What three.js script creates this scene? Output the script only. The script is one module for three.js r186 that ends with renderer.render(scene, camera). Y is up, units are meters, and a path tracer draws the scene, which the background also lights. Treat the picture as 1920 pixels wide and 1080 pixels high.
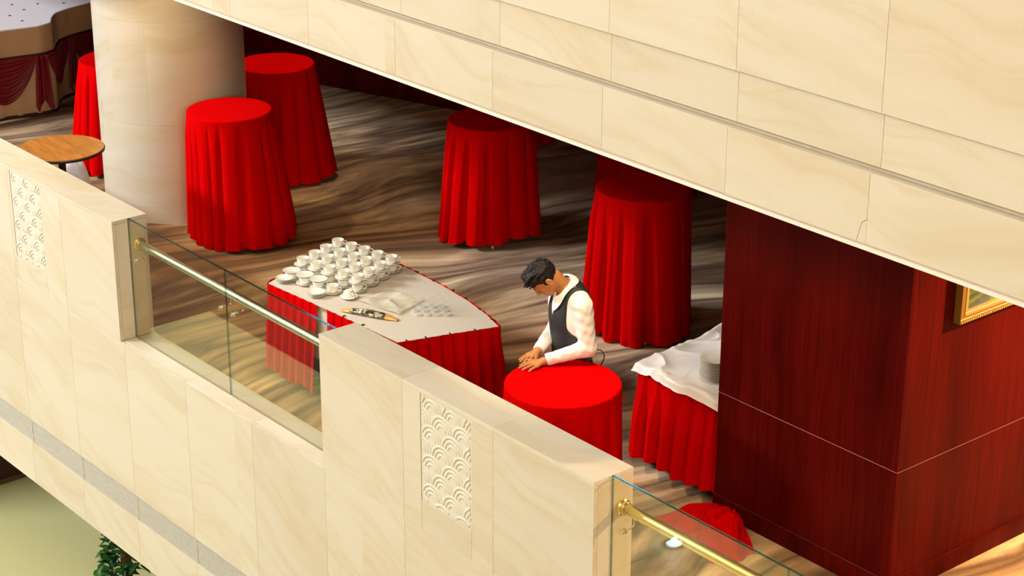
import * as THREE from 'three';
import { mergeGeometries, mergeVertices, toCreasedNormals } from 'three/addons/utils/BufferGeometryUtils.js';
import { RoundedBoxGeometry } from 'three/addons/geometries/RoundedBoxGeometry.js';
import { RectAreaLightUniformsLib } from 'three/addons/lights/RectAreaLightUniformsLib.js';

// ---------------------------------------------------------------- camera, lights, exposure
const scene = new THREE.Scene();
scene.background = new THREE.Color(0x000000);
const renderer = new THREE.WebGLRenderer({ antialias: true });
renderer.toneMapping = THREE.LinearToneMapping;
renderer.toneMappingExposure = 0.85;
renderer.shadowMap.enabled = true;
RectAreaLightUniformsLib.init();

// x runs along the balcony, -z goes into the mezzanine, the mezzanine floor is y = 0
const FOCAL = 3743.71, PITCH = 0.383147, ROLL = 0.00295913, YAW = 0.692152;
const camera = new THREE.PerspectiveCamera(2 * Math.atan(540 / FOCAL) * 180 / Math.PI, 16 / 9, 0.1, 100);
camera.position.set(10, 6.35, 6.74);
{
  const cy = Math.cos(YAW), sy = Math.sin(YAW), cp = Math.cos(PITCH), sp = Math.sin(PITCH), cr = Math.cos(ROLL), sr = Math.sin(ROLL);
  const toWorld = (a, b, c) => new THREE.Vector3(sy * a + cy * c, b, -cy * a + sy * c);
  const r0 = toWorld(1, 0, 0), u0 = toWorld(0, cp, -sp), f0 = toWorld(0, -sp, -cp);
  const r = r0.clone().multiplyScalar(cr).addScaledVector(u0, sr), u = u0.clone().multiplyScalar(cr).addScaledVector(r0, -sr);
  camera.quaternion.setFromRotationMatrix(new THREE.Matrix4().makeBasis(r, u, f0.negate()));
}
scene.add(camera);

// daylight through the tall window across the atrium, added fill panels overhead and at right, warm ceiling lamps partly added
const KEY = { at: [-14.2, 10.4, 11.93], w: 9, h: 1.8, color: [0.95, 0.98, 1.0], power: 142 };
const FILL = { at: [15.93, 7.4, 7.6], w: 5, h: 3, color: [1.0, 0.84, 0.58], power: 27 };
const TOP = { at: [3.0, 13.9, 7.0], w: 12, h: 7, color: [1.0, 0.90, 0.74], power: 2.4 };
function areaLight(name, d, target) {
  const l = new THREE.RectAreaLight(new THREE.Color().setRGB(...d.color), d.power, d.w, d.h);
  l.name = name; l.position.set(...d.at); l.lookAt(...target); scene.add(l); return l;
}
areaLight('window_daylight', KEY, [KEY.at[0], KEY.at[1], -5]);
areaLight('right_fill_light', FILL, [-20, FILL.at[1], FILL.at[2]]);  // warm fill added from the right, its source unseen
areaLight('overhead_fill_light', TOP, [TOP.at[0], -5, TOP.at[2]]);  // soft fill added from above for tops and fronts

// ---------------------------------------------------------------- helpers
let seedState = 12345;
const rnd = () => { seedState = (seedState * 1664525 + 1013904223) >>> 0; return seedState / 4294967296; };
const reseed = (s) => { seedState = s >>> 0; rnd(); rnd(); };
const lerp = (a, b, t) => a + (b - a) * t, clamp = (v, a = 0, b = 1) => Math.min(b, Math.max(a, v));
const smooth = (a, b, x) => { const t = clamp((x - a) / (b - a)); return t * t * (3 - 2 * t); };
const hash = (x, y, s) => { let h = (x * 374761393 + y * 668265263 + s * 1442695041) | 0; h = Math.imul(h ^ (h >>> 13), 1274126177); h ^= h >>> 16; return (h >>> 0) / 4294967296; };
function vnoise(x, y, px, py, s) {
  const xi = Math.floor(x), yi = Math.floor(y); let fx = x - xi, fy = y - yi; fx = fx * fx * (3 - 2 * fx); fy = fy * fy * (3 - 2 * fy);
  const m = (a, p) => ((a % p) + p) % p, x0 = m(xi, px), x1 = m(xi + 1, px), y0 = m(yi, py), y1 = m(yi + 1, py);
  return lerp(lerp(hash(x0, y0, s), hash(x1, y0, s), fx), lerp(hash(x0, y1, s), hash(x1, y1, s), fx), fy);
}
function fbm(x, y, px, py, s, oct = 4) { let v = 0, a = 0.5, t = 0; for (let i = 0; i < oct; i++) { v += a * vnoise(x, y, px, py, s + i * 17); t += a; a *= 0.5; x *= 2; y *= 2; px *= 2; py *= 2; } return v / t; }
function dataTex(w, h, fn, color = true) {
  const d = new Uint8Array(w * h * 4);
  for (let j = 0; j < h; j++) for (let i = 0; i < w; i++) { const c = fn((i + 0.5) / w, (j + 0.5) / h); const k = (j * w + i) * 4; d[k] = clamp(c[0], 0, 255); d[k + 1] = clamp(c[1], 0, 255); d[k + 2] = clamp(c[2], 0, 255); d[k + 3] = 255; }
  const t = new THREE.DataTexture(d, w, h, THREE.RGBAFormat); t.magFilter = THREE.LinearFilter; t.minFilter = THREE.LinearMipmapLinearFilter; t.generateMipmaps = true; t.wrapS = t.wrapT = THREE.RepeatWrapping;
  if (color) t.colorSpace = THREE.SRGBColorSpace; t.needsUpdate = true; return t;
}
const mixc = (a, b, t) => [lerp(a[0], b[0], t), lerp(a[1], b[1], t), lerp(a[2], b[2], t)];
const mat = (o) => new THREE.MeshPhysicalMaterial(Object.assign({ roughness: 0.6, metalness: 0 }, o));
const lin = (r, g, b) => new THREE.Color().setRGB(r, g, b);
const taken = new Map();
function numbered(name) { const n = taken.get(name) || 0; taken.set(name, n + 1); return n ? name + '_' + String(n).padStart(3, '0') : name; }
function shade(o) { o.traverse((m) => { if (m.isMesh) { m.castShadow = true; m.receiveShadow = true; } }); return o; }
function part(name, geo, m, parent) { const o = new THREE.Mesh(geo, m); o.name = name; parent.add(o); o.castShadow = o.receiveShadow = true; return o; }
function tag(o, label, category, group) { o.userData.label = label; o.userData.category = category; if (group) o.userData.group = group; return o; }
function thing(name, label, category, at = [0, 0, 0], turn = 0, group) { const o = new THREE.Group(); o.name = numbered(name); o.position.set(...at); o.rotation.y = turn; tag(o, label, category, group); scene.add(o); return o; }
function thingMesh(name, geo, m, label, category, group) { const o = new THREE.Mesh(geo, m); o.name = numbered(name); tag(o, label, category, group); o.castShadow = o.receiveShadow = true; scene.add(o); return o; }
function structGroup(name) { const o = new THREE.Group(); o.name = numbered(name); o.userData.kind = 'structure'; scene.add(o); return o; }
function struct(name, geo, m) { const o = new THREE.Mesh(geo, m); o.name = numbered(name); o.userData.kind = 'structure'; o.castShadow = o.receiveShadow = true; scene.add(o); return o; }
function dup(o, at, turn, label, group) { const c = o.clone(); c.name = numbered(o.name.replace(/_\d\d\d$/, '')); c.userData = Object.assign({}, o.userData); c.position.set(...at); c.rotation.y = turn; if (label) c.userData.label = label; if (group) c.userData.group = group; scene.add(c); return c; }
// box between two corners, uv in metres divided by the tile size, with an offset that makes neighbours differ
function boxGeo(x0, x1, y0, y1, z0, z1, tile = 1, ou = 0, ov = 0, bevel = 0) {
  const w = x1 - x0, h = y1 - y0, d = z1 - z0;
  const g = bevel ? new RoundedBoxGeometry(w, h, d, 1, bevel) : new THREE.BoxGeometry(w, h, d);
  g.translate((x0 + x1) / 2, (y0 + y1) / 2, (z0 + z1) / 2); return boxUV(g, tile, ou, ov);
}
function boxUV(g, tile = 1, ou = 0, ov = 0) {
  const p = g.attributes.position, n = g.attributes.normal, uv = new Float32Array(p.count * 2);
  for (let i = 0; i < p.count; i++) {
    const ax = Math.abs(n.getX(i)), ay = Math.abs(n.getY(i)), az = Math.abs(n.getZ(i)); let u, v;
    if (ay >= ax && ay >= az) { u = p.getX(i); v = p.getZ(i); } else if (az >= ax) { u = p.getX(i); v = p.getY(i); } else { u = p.getZ(i); v = p.getY(i); }
    uv[2 * i] = u / tile + ou; uv[2 * i + 1] = v / tile + ov;
  }
  g.setAttribute('uv', new THREE.BufferAttribute(uv, 2)); return g;
}
// grid surface from a function (u, v) -> [x, y, z]; closed in u if wrapU
function gridGeo(nu, nv, fn, wrapU = false, uvFn) {
  const pos = [], uv = [], idx = [], cols = wrapU ? nu : nu + 1;
  for (let j = 0; j <= nv; j++) for (let i = 0; i < cols; i++) { const u = i / nu, v = j / nv, p = fn(u, v); pos.push(...p); uv.push(...(uvFn ? uvFn(u, v, p) : [u, v])); }
  for (let j = 0; j < nv; j++) for (let i = 0; i < nu; i++) { const a = j * cols + i, b = j * cols + (wrapU ? (i + 1) % nu : i + 1), c = a + cols, d = b + cols; idx.push(a, c, b, b, c, d); }
  const g = new THREE.BufferGeometry(); g.setAttribute('position', new THREE.Float32BufferAttribute(pos, 3)); g.setAttribute('uv', new THREE.Float32BufferAttribute(uv, 2)); g.setIndex(idx); g.computeVertexNormals(); return g;
}
function tubeGeo(pts, r, seg = 24, rad = 10) { return new THREE.TubeGeometry(new THREE.CatmullRomCurve3(pts.map((p) => new THREE.Vector3(...p))), seg, r, rad, false); }
function lathe(pts, seg = 32) { return new THREE.LatheGeometry(pts.map((p) => new THREE.Vector2(...p)), seg); }
function cyl(r0, r1, h, seg, x, y, z) { const g = new THREE.CylinderGeometry(r0, r1, h, seg); g.translate(x, y, z); return g; }
// flat polygon (xz points) extruded downward from y
function plateGeo(pts, yTop, thick, bevel = 0) {
  const s = new THREE.Shape(pts.map((p) => new THREE.Vector2(p[0], -p[1])));
  const g = new THREE.ExtrudeGeometry(s, { depth: thick - 2 * bevel, bevelEnabled: bevel > 0, bevelThickness: bevel, bevelSize: bevel, bevelOffset: -bevel, bevelSegments: 2, curveSegments: 12 });
  g.rotateX(-Math.PI / 2); g.translate(0, yTop - thick + bevel, 0); return g;
}
// ---------------------------------------------------------------- materials
const stoneTex = dataTex(2048, 1024, (u, v) => {
  const w = fbm(u * 4, v * 3, 4, 3, 3, 3) - 0.5;
  const s = fbm(u * 5 + w * 0.8, v * 40 + w * 4 + u * 8, 5, 48, 5, 5);
  const b = fbm(u * 4 + w * 0.6, v * 12 + w * 2 + u * 2, 4, 14, 9, 4);
  const vein = Math.pow(1 - Math.abs(2 * fbm(u * 3 + w * 0.5, v * 20 + w * 3 + u * 4, 3, 24, 21, 5) - 1), 16);
  const g = hash(Math.floor(u * 2048), Math.floor(v * 1024), 4) - 0.5;
  let c = mixc([248, 243, 233], [236, 224, 200], smooth(0.4, 0.8, s) * 0.45);
  c = mixc(c, [242, 228, 208], smooth(0.5, 0.85, b) * 0.4);
  c = mixc(c, [220, 196, 154], vein * 0.22);
  return [c[0] + g * 5, c[1] + g * 5, c[2] + g * 6];
});
const stoneTint = (r, g, b, rough = 0.45) => mat({ map: stoneTex, color: lin(r, g, b), roughness: rough, specularIntensity: 0.5 });
const STONE = [stoneTint(0.60, 0.570, 0.525), stoneTint(0.585, 0.553, 0.505), stoneTint(0.61, 0.583, 0.538)];   // one stone everywhere
const jointMat = mat({ color: lin(0.5, 0.42, 0.31), roughness: 0.9 });
const trimMat = STONE[1];
const carvedMat = mat({ map: stoneTex, color: lin(0.63, 0.62, 0.60), roughness: 0.6 });
const carpetTex = dataTex(2048, 2048, (u, v) => {                       // u along x, v along z, 10 m square
  const w1 = fbm(u * 3, v * 3, 3, 3, 31, 3) - 0.5, w2 = fbm(u * 5, v * 5, 5, 5, 37, 3) - 0.5;
  const a = u * 30 + w1 * 5 + w2 * 1.6 + Math.sin(v * 6.2832) * 1.6, b = v * 5 + w2 * 1.2;
  const s = fbm(a, b, 30, 5, 41, 5), f = fbm(a * 5, b * 5, 150, 25, 47, 3);
  const vein = Math.pow(1 - Math.abs(2 * fbm(a, b * 0.6, 30, 3, 53, 4) - 1), 7);
  const hue = fbm(u * 5 + w2, v * 4 + w1, 5, 4, 61, 3), g = hash(Math.floor(u * 2048), Math.floor(v * 2048), 7) - 0.5;
  let c = mixc([136, 108, 84], [240, 214, 176], smooth(0.25, 0.75, s * 0.8 + f * 0.2));
  c = mixc(c, [150, 124, 112], smooth(0.5, 0.78, hue) * 0.65);
  c = mixc(c, [172, 118, 54], smooth(0.52, 0.25, hue) * 0.45);
  c = mixc(c, [70, 44, 28], vein * 0.7);
  const k = 1 + (f - 0.5) * 0.35; return [c[0] * k + g * 16, c[1] * k + g * 16, c[2] * k + g * 16];
});
const carpet = mat({ map: carpetTex, color: lin(0.95, 0.95, 0.95), roughness: 0.9 });
const woodTex = dataTex(1024, 512, (u, v) => {                           // grain runs along v
  const w = fbm(u * 6, v * 2, 6, 2, 71, 2) - 0.5;
  const s = fbm(u * 160 + w * 6, v * 3, 160, 3, 73, 3), b = fbm(u * 14 + w, v * 2, 14, 2, 79, 3), k = 0.68 + 0.3 * s + 0.30 * (b - 0.5);
  return [236 * k, 200 * k, 190 * k];
});
const woodDark = mat({ map: woodTex, color: lin(0.125, 0.0065, 0.0042), roughness: 0.3, specularIntensity: 0.08 });
const woodReveal = mat({ color: lin(0.42, 0.22, 0.19), roughness: 0.4 });
const plaster = mat({ color: lin(0.72, 0.64, 0.5), roughness: 0.9 });
const ceilPaint = mat({ color: lin(0.30, 0.24, 0.18), roughness: 0.9 });
const groundMat = mat({ color: lin(0.52, 0.50, 0.26), roughness: 0.35 });
const brass = mat({ color: lin(0.82, 0.60, 0.18), metalness: 1, roughness: 0.22, clearcoat: 1.0, clearcoatRoughness: 0.06 });
const brassCoolGlare = mat({ color: lin(0.62, 0.69, 0.62), metalness: 1, roughness: 0.24, clearcoat: 1.0, clearcoatRoughness: 0.06 });  // brass rail with the cool window reflection put into its colour
const chrome = mat({ color: lin(0.75, 0.74, 0.70), metalness: 1, roughness: 0.22 });
const glassMat = mat({ color: lin(0.955, 0.965, 0.90), transmission: 1, thickness: 0, roughness: 0.0, ior: 1.5 });
const glassEdge = mat({ color: lin(0.95, 0.97, 0.97), transmission: 1, thickness: 0.012, ior: 1.5, roughness: 0.04, attenuationColor: lin(0.20, 0.46, 0.60), attenuationDistance: 0.006 });   // solid glass seen along the pane
const glassEdgeLight = glassEdge;
const clothTex = dataTex(256, 256, (u, v) => { const a = Math.sin(u * 6.2832 * 64), b = Math.sin(v * 6.2832 * 64), n = fbm(u * 32, v * 32, 32, 32, 91, 2); const k = 128 + 50 * a * b + 60 * (n - 0.5); return [k, k, k]; }, false);
const redCloth = mat({ color: lin(0.55, 0.0006, 0.0010), roughness: 0.95, specularIntensity: 0.02, bumpMap: clothTex, bumpScale: 0.0006, side: THREE.DoubleSide });
const redCloth2 = mat({ color: lin(0.52, 0.0006, 0.0013), roughness: 0.95, specularIntensity: 0.02, bumpMap: clothTex, bumpScale: 0.0006, side: THREE.DoubleSide });
const satinRed = mat({ color: lin(0.16, 0.004, 0.012), roughness: 0.38, sheen: 0.4, sheenColor: lin(0.5, 0.05, 0.08), side: THREE.DoubleSide });
const linen = mat({ color: lin(0.62, 0.55, 0.48), roughness: 0.8, bumpMap: clothTex, bumpScale: 0.0012, side: THREE.DoubleSide });
const creamCloth = mat({ color: lin(0.55, 0.40, 0.25), roughness: 0.8, side: THREE.DoubleSide });
const satinWhite = mat({ color: lin(0.82, 0.77, 0.76), roughness: 0.3, sheen: 0.4, side: THREE.DoubleSide });
const porcelain = mat({ color: lin(0.86, 0.84, 0.76), roughness: 0.16, clearcoat: 0.6, clearcoatRoughness: 0.05 });
const plateMat = mat({ color: lin(0.84, 0.78, 0.70), roughness: 0.2 });
const blackMetal = mat({ color: lin(0.02, 0.02, 0.02), roughness: 0.4, metalness: 0.3 });
const plyTop = mat({ map: dataTex(512, 512, (u, v) => { const w = fbm(u * 3, v * 3, 3, 3, 101, 3) - 0.5, s = fbm(u * 5 + w * 2, v * 46 + w * 10, 5, 46, 103, 4); const c = mixc([150, 92, 36], [206, 142, 70], s); return c; }), color: lin(0.85, 0.85, 0.85), roughness: 0.35 });

// ---------------------------------------------------------------- the setting
const SOFFIT = 3.09, PARA_TOP = 1.145, SILL = 0.155, PARA_BACK = -0.30, JOINT = -0.12, MOD = 0.907;
reseed(7);
let slabCount = 0;
function slab(parent, mats, x0, x1, y0, y1, z0, z1, g = 0.0009, name = 'stone_slab') {
  slabCount++;
  return part(name, boxGeo(x0 + g, x1 - g, y0 + g, y1 - g, z0, z1, 5, rnd() * 3, rnd() * 3, 0.0015), mats[Math.floor(rnd() * mats.length)], parent);
}
// mezzanine floor, ceiling, back wall
{
  const f = struct('floor', boxGeo(-16, 12, -0.35, 0, -14, PARA_BACK + 0.02, 10), carpet);
  const p = f.geometry.attributes.position, uv = f.geometry.attributes.uv; for (let i = 0; i < p.count; i++) uv.setXY(i, p.getX(i) / 10 + 0.31, -p.getZ(i) / 10 + 0.07);
  struct('ceiling', boxGeo(-16, 12, SOFFIT, SOFFIT + 0.3, -14, -0.02), ceilPaint);
  // back wall stands at a slant behind the tables
  const a = new THREE.Vector2(-13.0, -4.0), b = new THREE.Vector2(6.0, -10.3), L = a.distanceTo(b);
  const g = new THREE.BoxGeometry(L, SOFFIT, 0.2); g.translate(0, SOFFIT / 2, -0.1); g.rotateY(-Math.atan2(b.y - a.y, b.x - a.x)); g.translate((a.x + b.x) / 2, 0, (a.y + b.y) / 2);
  struct('wall_back', boxUV(g, 1.6), woodDark);
  struct('wall_far_left', boxGeo(-13.2, -13.0, 0, SOFFIT, -6, 0, 1.6), woodDark);
}
// balcony front: stone slabs on a core
const front = structGroup('wall_front');
const joints = []; for (let k = -12; k <= 12; k++) joints.push(JOINT + k * MOD);
function runSlabs(parent, mats, xa, xb, y0, y1, z0, z1) { const xs = [xa, ...joints.filter((x) => x > xa + 0.05 && x < xb - 0.05), xb]; for (let i = 0; i + 1 < xs.length; i++) slab(parent, mats, xs[i], xs[i + 1], y0, y1, z0, z1); }
part('core', boxGeo(-13, 9, -1.165, SILL - 0.02, PARA_BACK + 0.025, -0.031), jointMat, front);
runSlabs(front, STONE, -13, 9, -1.165, SILL - 0.0, -0.03, 0);                         // face below the glass
// sills under the glass
const OPEN = [[-2.893, JOINT - 0.01], [2.600, 9.0]];
for (const [a, b] of OPEN) { const xs = [a, ...joints.filter((x) => x > a + 0.1 && x < b - 0.1), b]; for (let i = 0; i + 1 < xs.length; i++) slab(front, STONE, xs[i], xs[i + 1], SILL - 0.022, SILL + 0.004, PARA_BACK, -0.0305, 0.0006, 'sill_stone'); }
// solid parapet lengths with carved panels let into the face
const CARVED = [[0.975, 1.486], [-4.60, -4.075]], CY = [0.362, 1.118];
function parapet(xa, xb, carved) {
  part('core', boxGeo(xa + 0.032, xb - 0.032, SILL, PARA_TOP - 0.032, PARA_BACK + 0.022, -0.05), jointMat, front);
  const xs = [xa, ...joints.filter((x) => x > xa + 0.05 && x < xb - 0.05), xb];
  for (let i = 0; i + 1 < xs.length; i++) {
    const p = xs[i], q = xs[i + 1], c = carved && carved[0] < q && carved[1] > p ? carved : null;
    if (!c) slab(front, STONE, p, q, SILL, PARA_TOP - 0.03, -0.03, 0);
    else {                                                              // the slab is cut around the panel
      if (c[0] > p) slab(front, STONE, p, c[0], SILL, PARA_TOP - 0.03, -0.03, 0);
      if (c[1] < q) slab(front, STONE, c[1], q, SILL, PARA_TOP - 0.03, -0.03, 0);
      slab(front, STONE, Math.max(p, c[0]), Math.min(q, c[1]), SILL, CY[0], -0.03, 0);
    }
    slab(front, STONE, p, q, PARA_TOP - 0.03, PARA_TOP, PARA_BACK, 0.0, 0.0006, 'coping_stone');
    slab(front, STONE, p, q, 0, PARA_TOP - 0.03, PARA_BACK, PARA_BACK + 0.02, 0.0006);
  }
  for (const x of [xa, xb]) { const s = x === xa ? 1 : -1; slab(front, STONE, Math.min(x, x + s * 0.03), Math.max(x, x + s * 0.03), SILL + 0.004, PARA_TOP - 0.031, PARA_BACK + 0.001, -0.031, 0.0004, 'end_stone'); }
}
parapet(-12, -2.893, CARVED[1]); parapet(JOINT - 0.01, 2.600, CARVED[0]);
for (const [x0, x1] of CARVED) {                                        // fish-scale wave relief
  const panel = part('carved_panel', boxGeo(x0 + 0.0012, x1 - 0.0012, CY[0] + 0.0012, PARA_TOP - 0.031, -0.048, -0.005, 5, 0.3, 0.1), carvedMat, front);
  const R = 0.105, row = 0.1025; let r = 0;
  for (let y = PARA_TOP - 0.031 - row * 0.55; y > CY[0] - 0.06; y -= row, r++) {
    for (let x = x0 - R + (r % 2 ? R : 0); x < x1 + R; x += 2 * R) {
      const arcs = [];
      for (const [rad, wd] of [[R * 0.93, 0.011], [R * 0.66, 0.010], [R * 0.38, 0.009]]) {
        let run = [];
        const flush = () => { if (run.length > 2) { const g = new THREE.TubeGeometry(new THREE.CatmullRomCurve3(run), run.length * 2, wd, 6, false); g.scale(1, 1, 0.5); g.translate(0, 0, -0.0052); arcs.push(g); } run = []; };
        for (let k = 0; k <= 24; k++) {
          const a = lerp(0.12, Math.PI - 0.12, k / 24), px = x + rad * Math.cos(a), py = y - row * 0.35 + rad * Math.sin(a);
          const other = r > 0 && false;
          // a fan is hidden where the fans of the row below lie over it
          let cut = px < x0 + 0.012 || px > x1 - 0.012 || py < CY[0] + 0.012 || py > PARA_TOP - 0.043 || other;
          for (const s of [-1, 1]) { const dx = px - (x + s * R), dy = py - (y - row * 1.35); if (dx * dx + dy * dy < R * R * 0.98) cut = true; }
          if (cut) flush(); else run.push(new THREE.Vector3(px, py, 0));
        }
        flush();
      }
      if (arcs.length) part('wave_fan', mergeGeometries(arcs.map((g) => { g.deleteAttribute('uv'); return boxUV(g, 5, 0.3, 0.1); })), carvedMat, panel);
    }
  }
}
// grille band and lower stone band
const GR = [-1.385, -1.168];
const slatMat = mat({ color: lin(0.45, 0.42, 0.37), roughness: 0.6 });
part('grille_back', boxGeo(-13, 9, GR[0], GR[1], -0.20, -0.15), slatMat, front);
for (let k = -6; k < 2; k++) {
  const xa = JOINT + k * MOD + 0.0, xb = xa + MOD; if (xb < -5.6) continue;
  const g = part('grille', boxGeo(xa + 0.002, xa + 0.014, GR[0], GR[1], -0.034, -0.004), slatMat, front);
  if (xb < -4.9) { part('blank_plate', boxGeo(xa + 0.014, xb, GR[0], GR[1], -0.034, -0.006), slatMat, g); continue; }
  for (let i = 0; i < 11; i++) { const y = GR[0] + 0.006 + i * 0.0196; part('slat', boxGeo(xa + 0.014, xb, y, y + 0.0105, -0.034, -0.006), slatMat, g); }
}
runSlabs(front, STONE, -13, 9, -1.790, GR[0], -0.03, 0);
part('core', boxGeo(-13, 9, -1.77, GR[0] + 0.0, -0.4, -0.032), jointMat, front);
struct('ceiling_lower', boxGeo(-16, 12, -1.79, -1.77, -14, -0.4), plaster);
// upper floor front: lower band proud, ledge, middle band, upper wall again proud
const upper = structGroup('wall_upper');
part('core', boxGeo(-13, 9, SOFFIT + 0.01, 13.9, -0.4, -0.062), jointMat, upper);
part('edge_trim', boxGeo(-13, 9, SOFFIT - 0.012, SOFFIT + 0.006, -0.34, 0.004), mat({ color: lin(0.80, 0.66, 0.60), roughness: 0.45 }), upper);
part('shadow_gap', boxGeo(-13, 9, SOFFIT + 0.006, SOFFIT + 0.016, -0.06, -0.012), trimMat, upper);
{
  const y0 = SOFFIT + 0.016, y1 = 3.452;
  const xs = [-13, ...joints.filter((x) => x > -12.9 && x < 8.9), 9];
  for (let i = 0; i + 1 < xs.length; i++) {
    const p = xs[i], q = xs[i + 1];
    if (p < 4.4 && q > 4.4 && q < 4.6) {                                // this slab has a cracked lower corner
      const jx = q - 0.0009, poly = [[p + 0.0009, y0], [4.358, y0], [4.386, 3.206], [jx, 3.226], [jx, y1], [p + 0.0009, y1]], chip = [[4.3594, y0], [jx, y0], [jx, 3.2235], [4.3872, 3.2040]];
      for (const [pl, dz, nm] of [[poly, 0, 'stone_slab'], [chip, -0.0015, 'broken_corner']]) {
        const g = new THREE.ExtrudeGeometry(new THREE.Shape(pl.map((v) => new THREE.Vector2(...v))), { depth: 0.06 + dz, bevelEnabled: false }); g.translate(0, 0, -0.06); boxUV(g, 5, 0.4, 0.7); part(nm, g, STONE[0], upper);
      }
    } else slab(upper, STONE, p, q, y0, y1, -0.06, 0);
  }
  part('ledge', boxGeo(-13, 9, y1 - 0.006, y1 - 0.0005, -0.06, -0.001), trimMat, upper); part('recess_strip', boxGeo(-13, 9, y1, 3.4815, -0.06, -0.05), trimMat, upper);
}
for (let i = -13; i < 10; i++) { const p = JOINT + 0.045 + i * MOD, q = p + MOD; slab(upper, STONE, p, q, 3.482, 3.735, -0.06, -0.016); slab(upper, STONE, p - 0.01, q - 0.01, 3.738, 4.72, -0.06, -0.004); slab(upper, STONE, p - 0.01, q - 0.01, 4.72, 5.7, -0.06, -0.004); }
struct('wall_above', boxGeo(-22, 16, 5.7, 13.9, -0.3, -0.004), plaster);
// round stone column, in courses of curved stones
{
  const col = structGroup('column'); col.position.set(-5.879, 0, -2.293);
  const R = 0.685, courses = [[0, 0.158, 0.5], [0.158, 0.945, 0.18], [0.945, 1.90, 1.25], [1.90, 2.75, 0.3], [2.75, SOFFIT, 1.1]];
  part('core', cyl(R - 0.03, R - 0.03, SOFFIT, 48, 0, SOFFIT / 2, 0), jointMat, col);
  for (const [y0, y1, ph] of courses) for (let k = 0; k < 3; k++) {
    const a0 = ph + k * 2.0944 + 0.0006, a1 = ph + (k + 1) * 2.0944 - 0.0006, s = new THREE.Shape();
    s.absarc(0, 0, R, a0, a1, false); s.absarc(0, 0, R - 0.04, a1, a0, true); s.closePath();
    const g = new THREE.ExtrudeGeometry(s, { depth: y1 - y0 - 0.0012, bevelEnabled: false, curveSegments: 40 }); g.rotateX(-Math.PI / 2); g.translate(0, y0 + 0.0006, 0);
    const p = g.attributes.position, uv = g.attributes.uv, ou = rnd() * 3, ov = rnd() * 3; for (let i = 0; i < p.count; i++) uv.setXY(i, Math.atan2(p.getZ(i), p.getX(i) + 1e-6) * R / 5 + ou, p.getY(i) / 5 + ov);
    part('curved_stone', toCreasedNormals(g, 0.6), STONE[k % 3], col);
  }
}
// panelled wood pier on the right
{
  const X0 = 1.768, X1 = 3.268, Z0 = -1.835, Z1 = -7.5, B = 0.124, J = 0.867, w = structGroup('wall_right');
  part('core', boxGeo(X0 + 0.02, X1 - 0.02, 0, SOFFIT, Z1 + 0.02, Z0 - 0.02), woodReveal, w);
  const board = (x0, x1, y0, y1, z0, z1, o, m = woodDark) => part('wood_panel', boxGeo(x0, x1, y0, y1, z0, z1, 1.6, o, o * 0.7), m, w);
  for (const [y0, y1, o] of [[B + 0.0017, J - 0.0022, 0.15], [J + 0.0022, SOFFIT, 0.15]]) {
    board(X0, X1 - 0.0005, y0, y1, Z0 - 0.019, Z0, o);
    board(X1 - 0.019, X1, y0, y1, -3.30, Z0 - 0.0195, o + 0.4); board(X1 - 0.019, X1, y0, y1, -5.2, -3.302, o + 0.6); board(X1 - 0.019, X1, y0, y1, Z1, -5.202, o + 0.2);
    board(X0, X0 + 0.019, y0, y1, Z1, Z0 - 0.0195, o + 0.3);
  }
  part('reveal_strip', boxGeo(X0 + 0.003, X1 - 0.0015, J - 0.0022, J + 0.0022, Z0 - 0.018, Z0 - 0.0012), woodReveal, w);
  part('reveal_strip', boxGeo(X1 - 0.018, X1 - 0.0012, J - 0.0022, J + 0.0022, Z1, Z0 - 0.0012), woodReveal, w);
  part('reveal_strip', boxGeo(X0 + 0.003, X1 - 0.001, B, B + 0.0016, Z0 - 0.018, Z0 - 0.0008), woodReveal, w); part('reveal_strip', boxGeo(X1 - 0.018, X1 - 0.0008, B, B + 0.0016, Z1, Z0 - 0.0205), woodReveal, w);
  const skirt = woodDark;
  part('baseboard', boxGeo(X0 - 0.0, X1 + 0.012, 0, B, Z0 - 0.02, Z0 + 0.012, 1.6), skirt, w);
  part('baseboard', boxGeo(X1 - 0.02, X1 + 0.012, 0, B, Z1, Z0 - 0.0205, 1.6), skirt, w);
}
// ground floor of the atrium and the shell around it
struct('floor_ground', boxGeo(-22, 16, -4.8, -4.5, -9, 12.2), groundMat);
{
  const w = structGroup('wall_left'); part('panel_wall', boxGeo(-10.0, -9.78, -4.5, -1.79, -9, -0.5), mat({ map: woodTex, color: lin(0.07, 0.02, 0.01), roughness: 0.5 }), w);
  part('plinth', boxGeo(-9.78, -9.76, -4.5, -4.44, -9, -0.5), mat({ color: lin(0.10, 0.06, 0.03), roughness: 0.5 }), w);
}
struct('wall_lower_back', boxGeo(-22, 16, -4.5, -1.79, -9.2, -9.0), plaster);
struct('column_lower', (() => { const g = cyl(0.42, 0.42, 2.71, 48, -5.05, -3.145, -2.05); return g; })(), STONE[1]);
const roomWall = mat({ color: lin(0.60, 0.56, 0.50), roughness: 0.9 });
struct('wall_opposite', boxGeo(-22, 16, -4.5, 14.1, 12.0, 12.2), roomWall);
struct('wall_end_left', boxGeo(-22.2, -22, -4.5, 14.1, -9, 12.2), roomWall);
struct('wall_end_right', boxGeo(16, 16.2, -4.5, 14.1, -14, 12.2), roomWall);
struct('ceiling_atrium', boxGeo(-22, 16, 13.95, 14.2, -0.5, 12.2), plaster);
const panelGlow = (c, k) => mat({ color: lin(0.5, 0.5, 0.5), emissive: lin(...c), emissiveIntensity: k, roughness: 0.3 });
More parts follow.
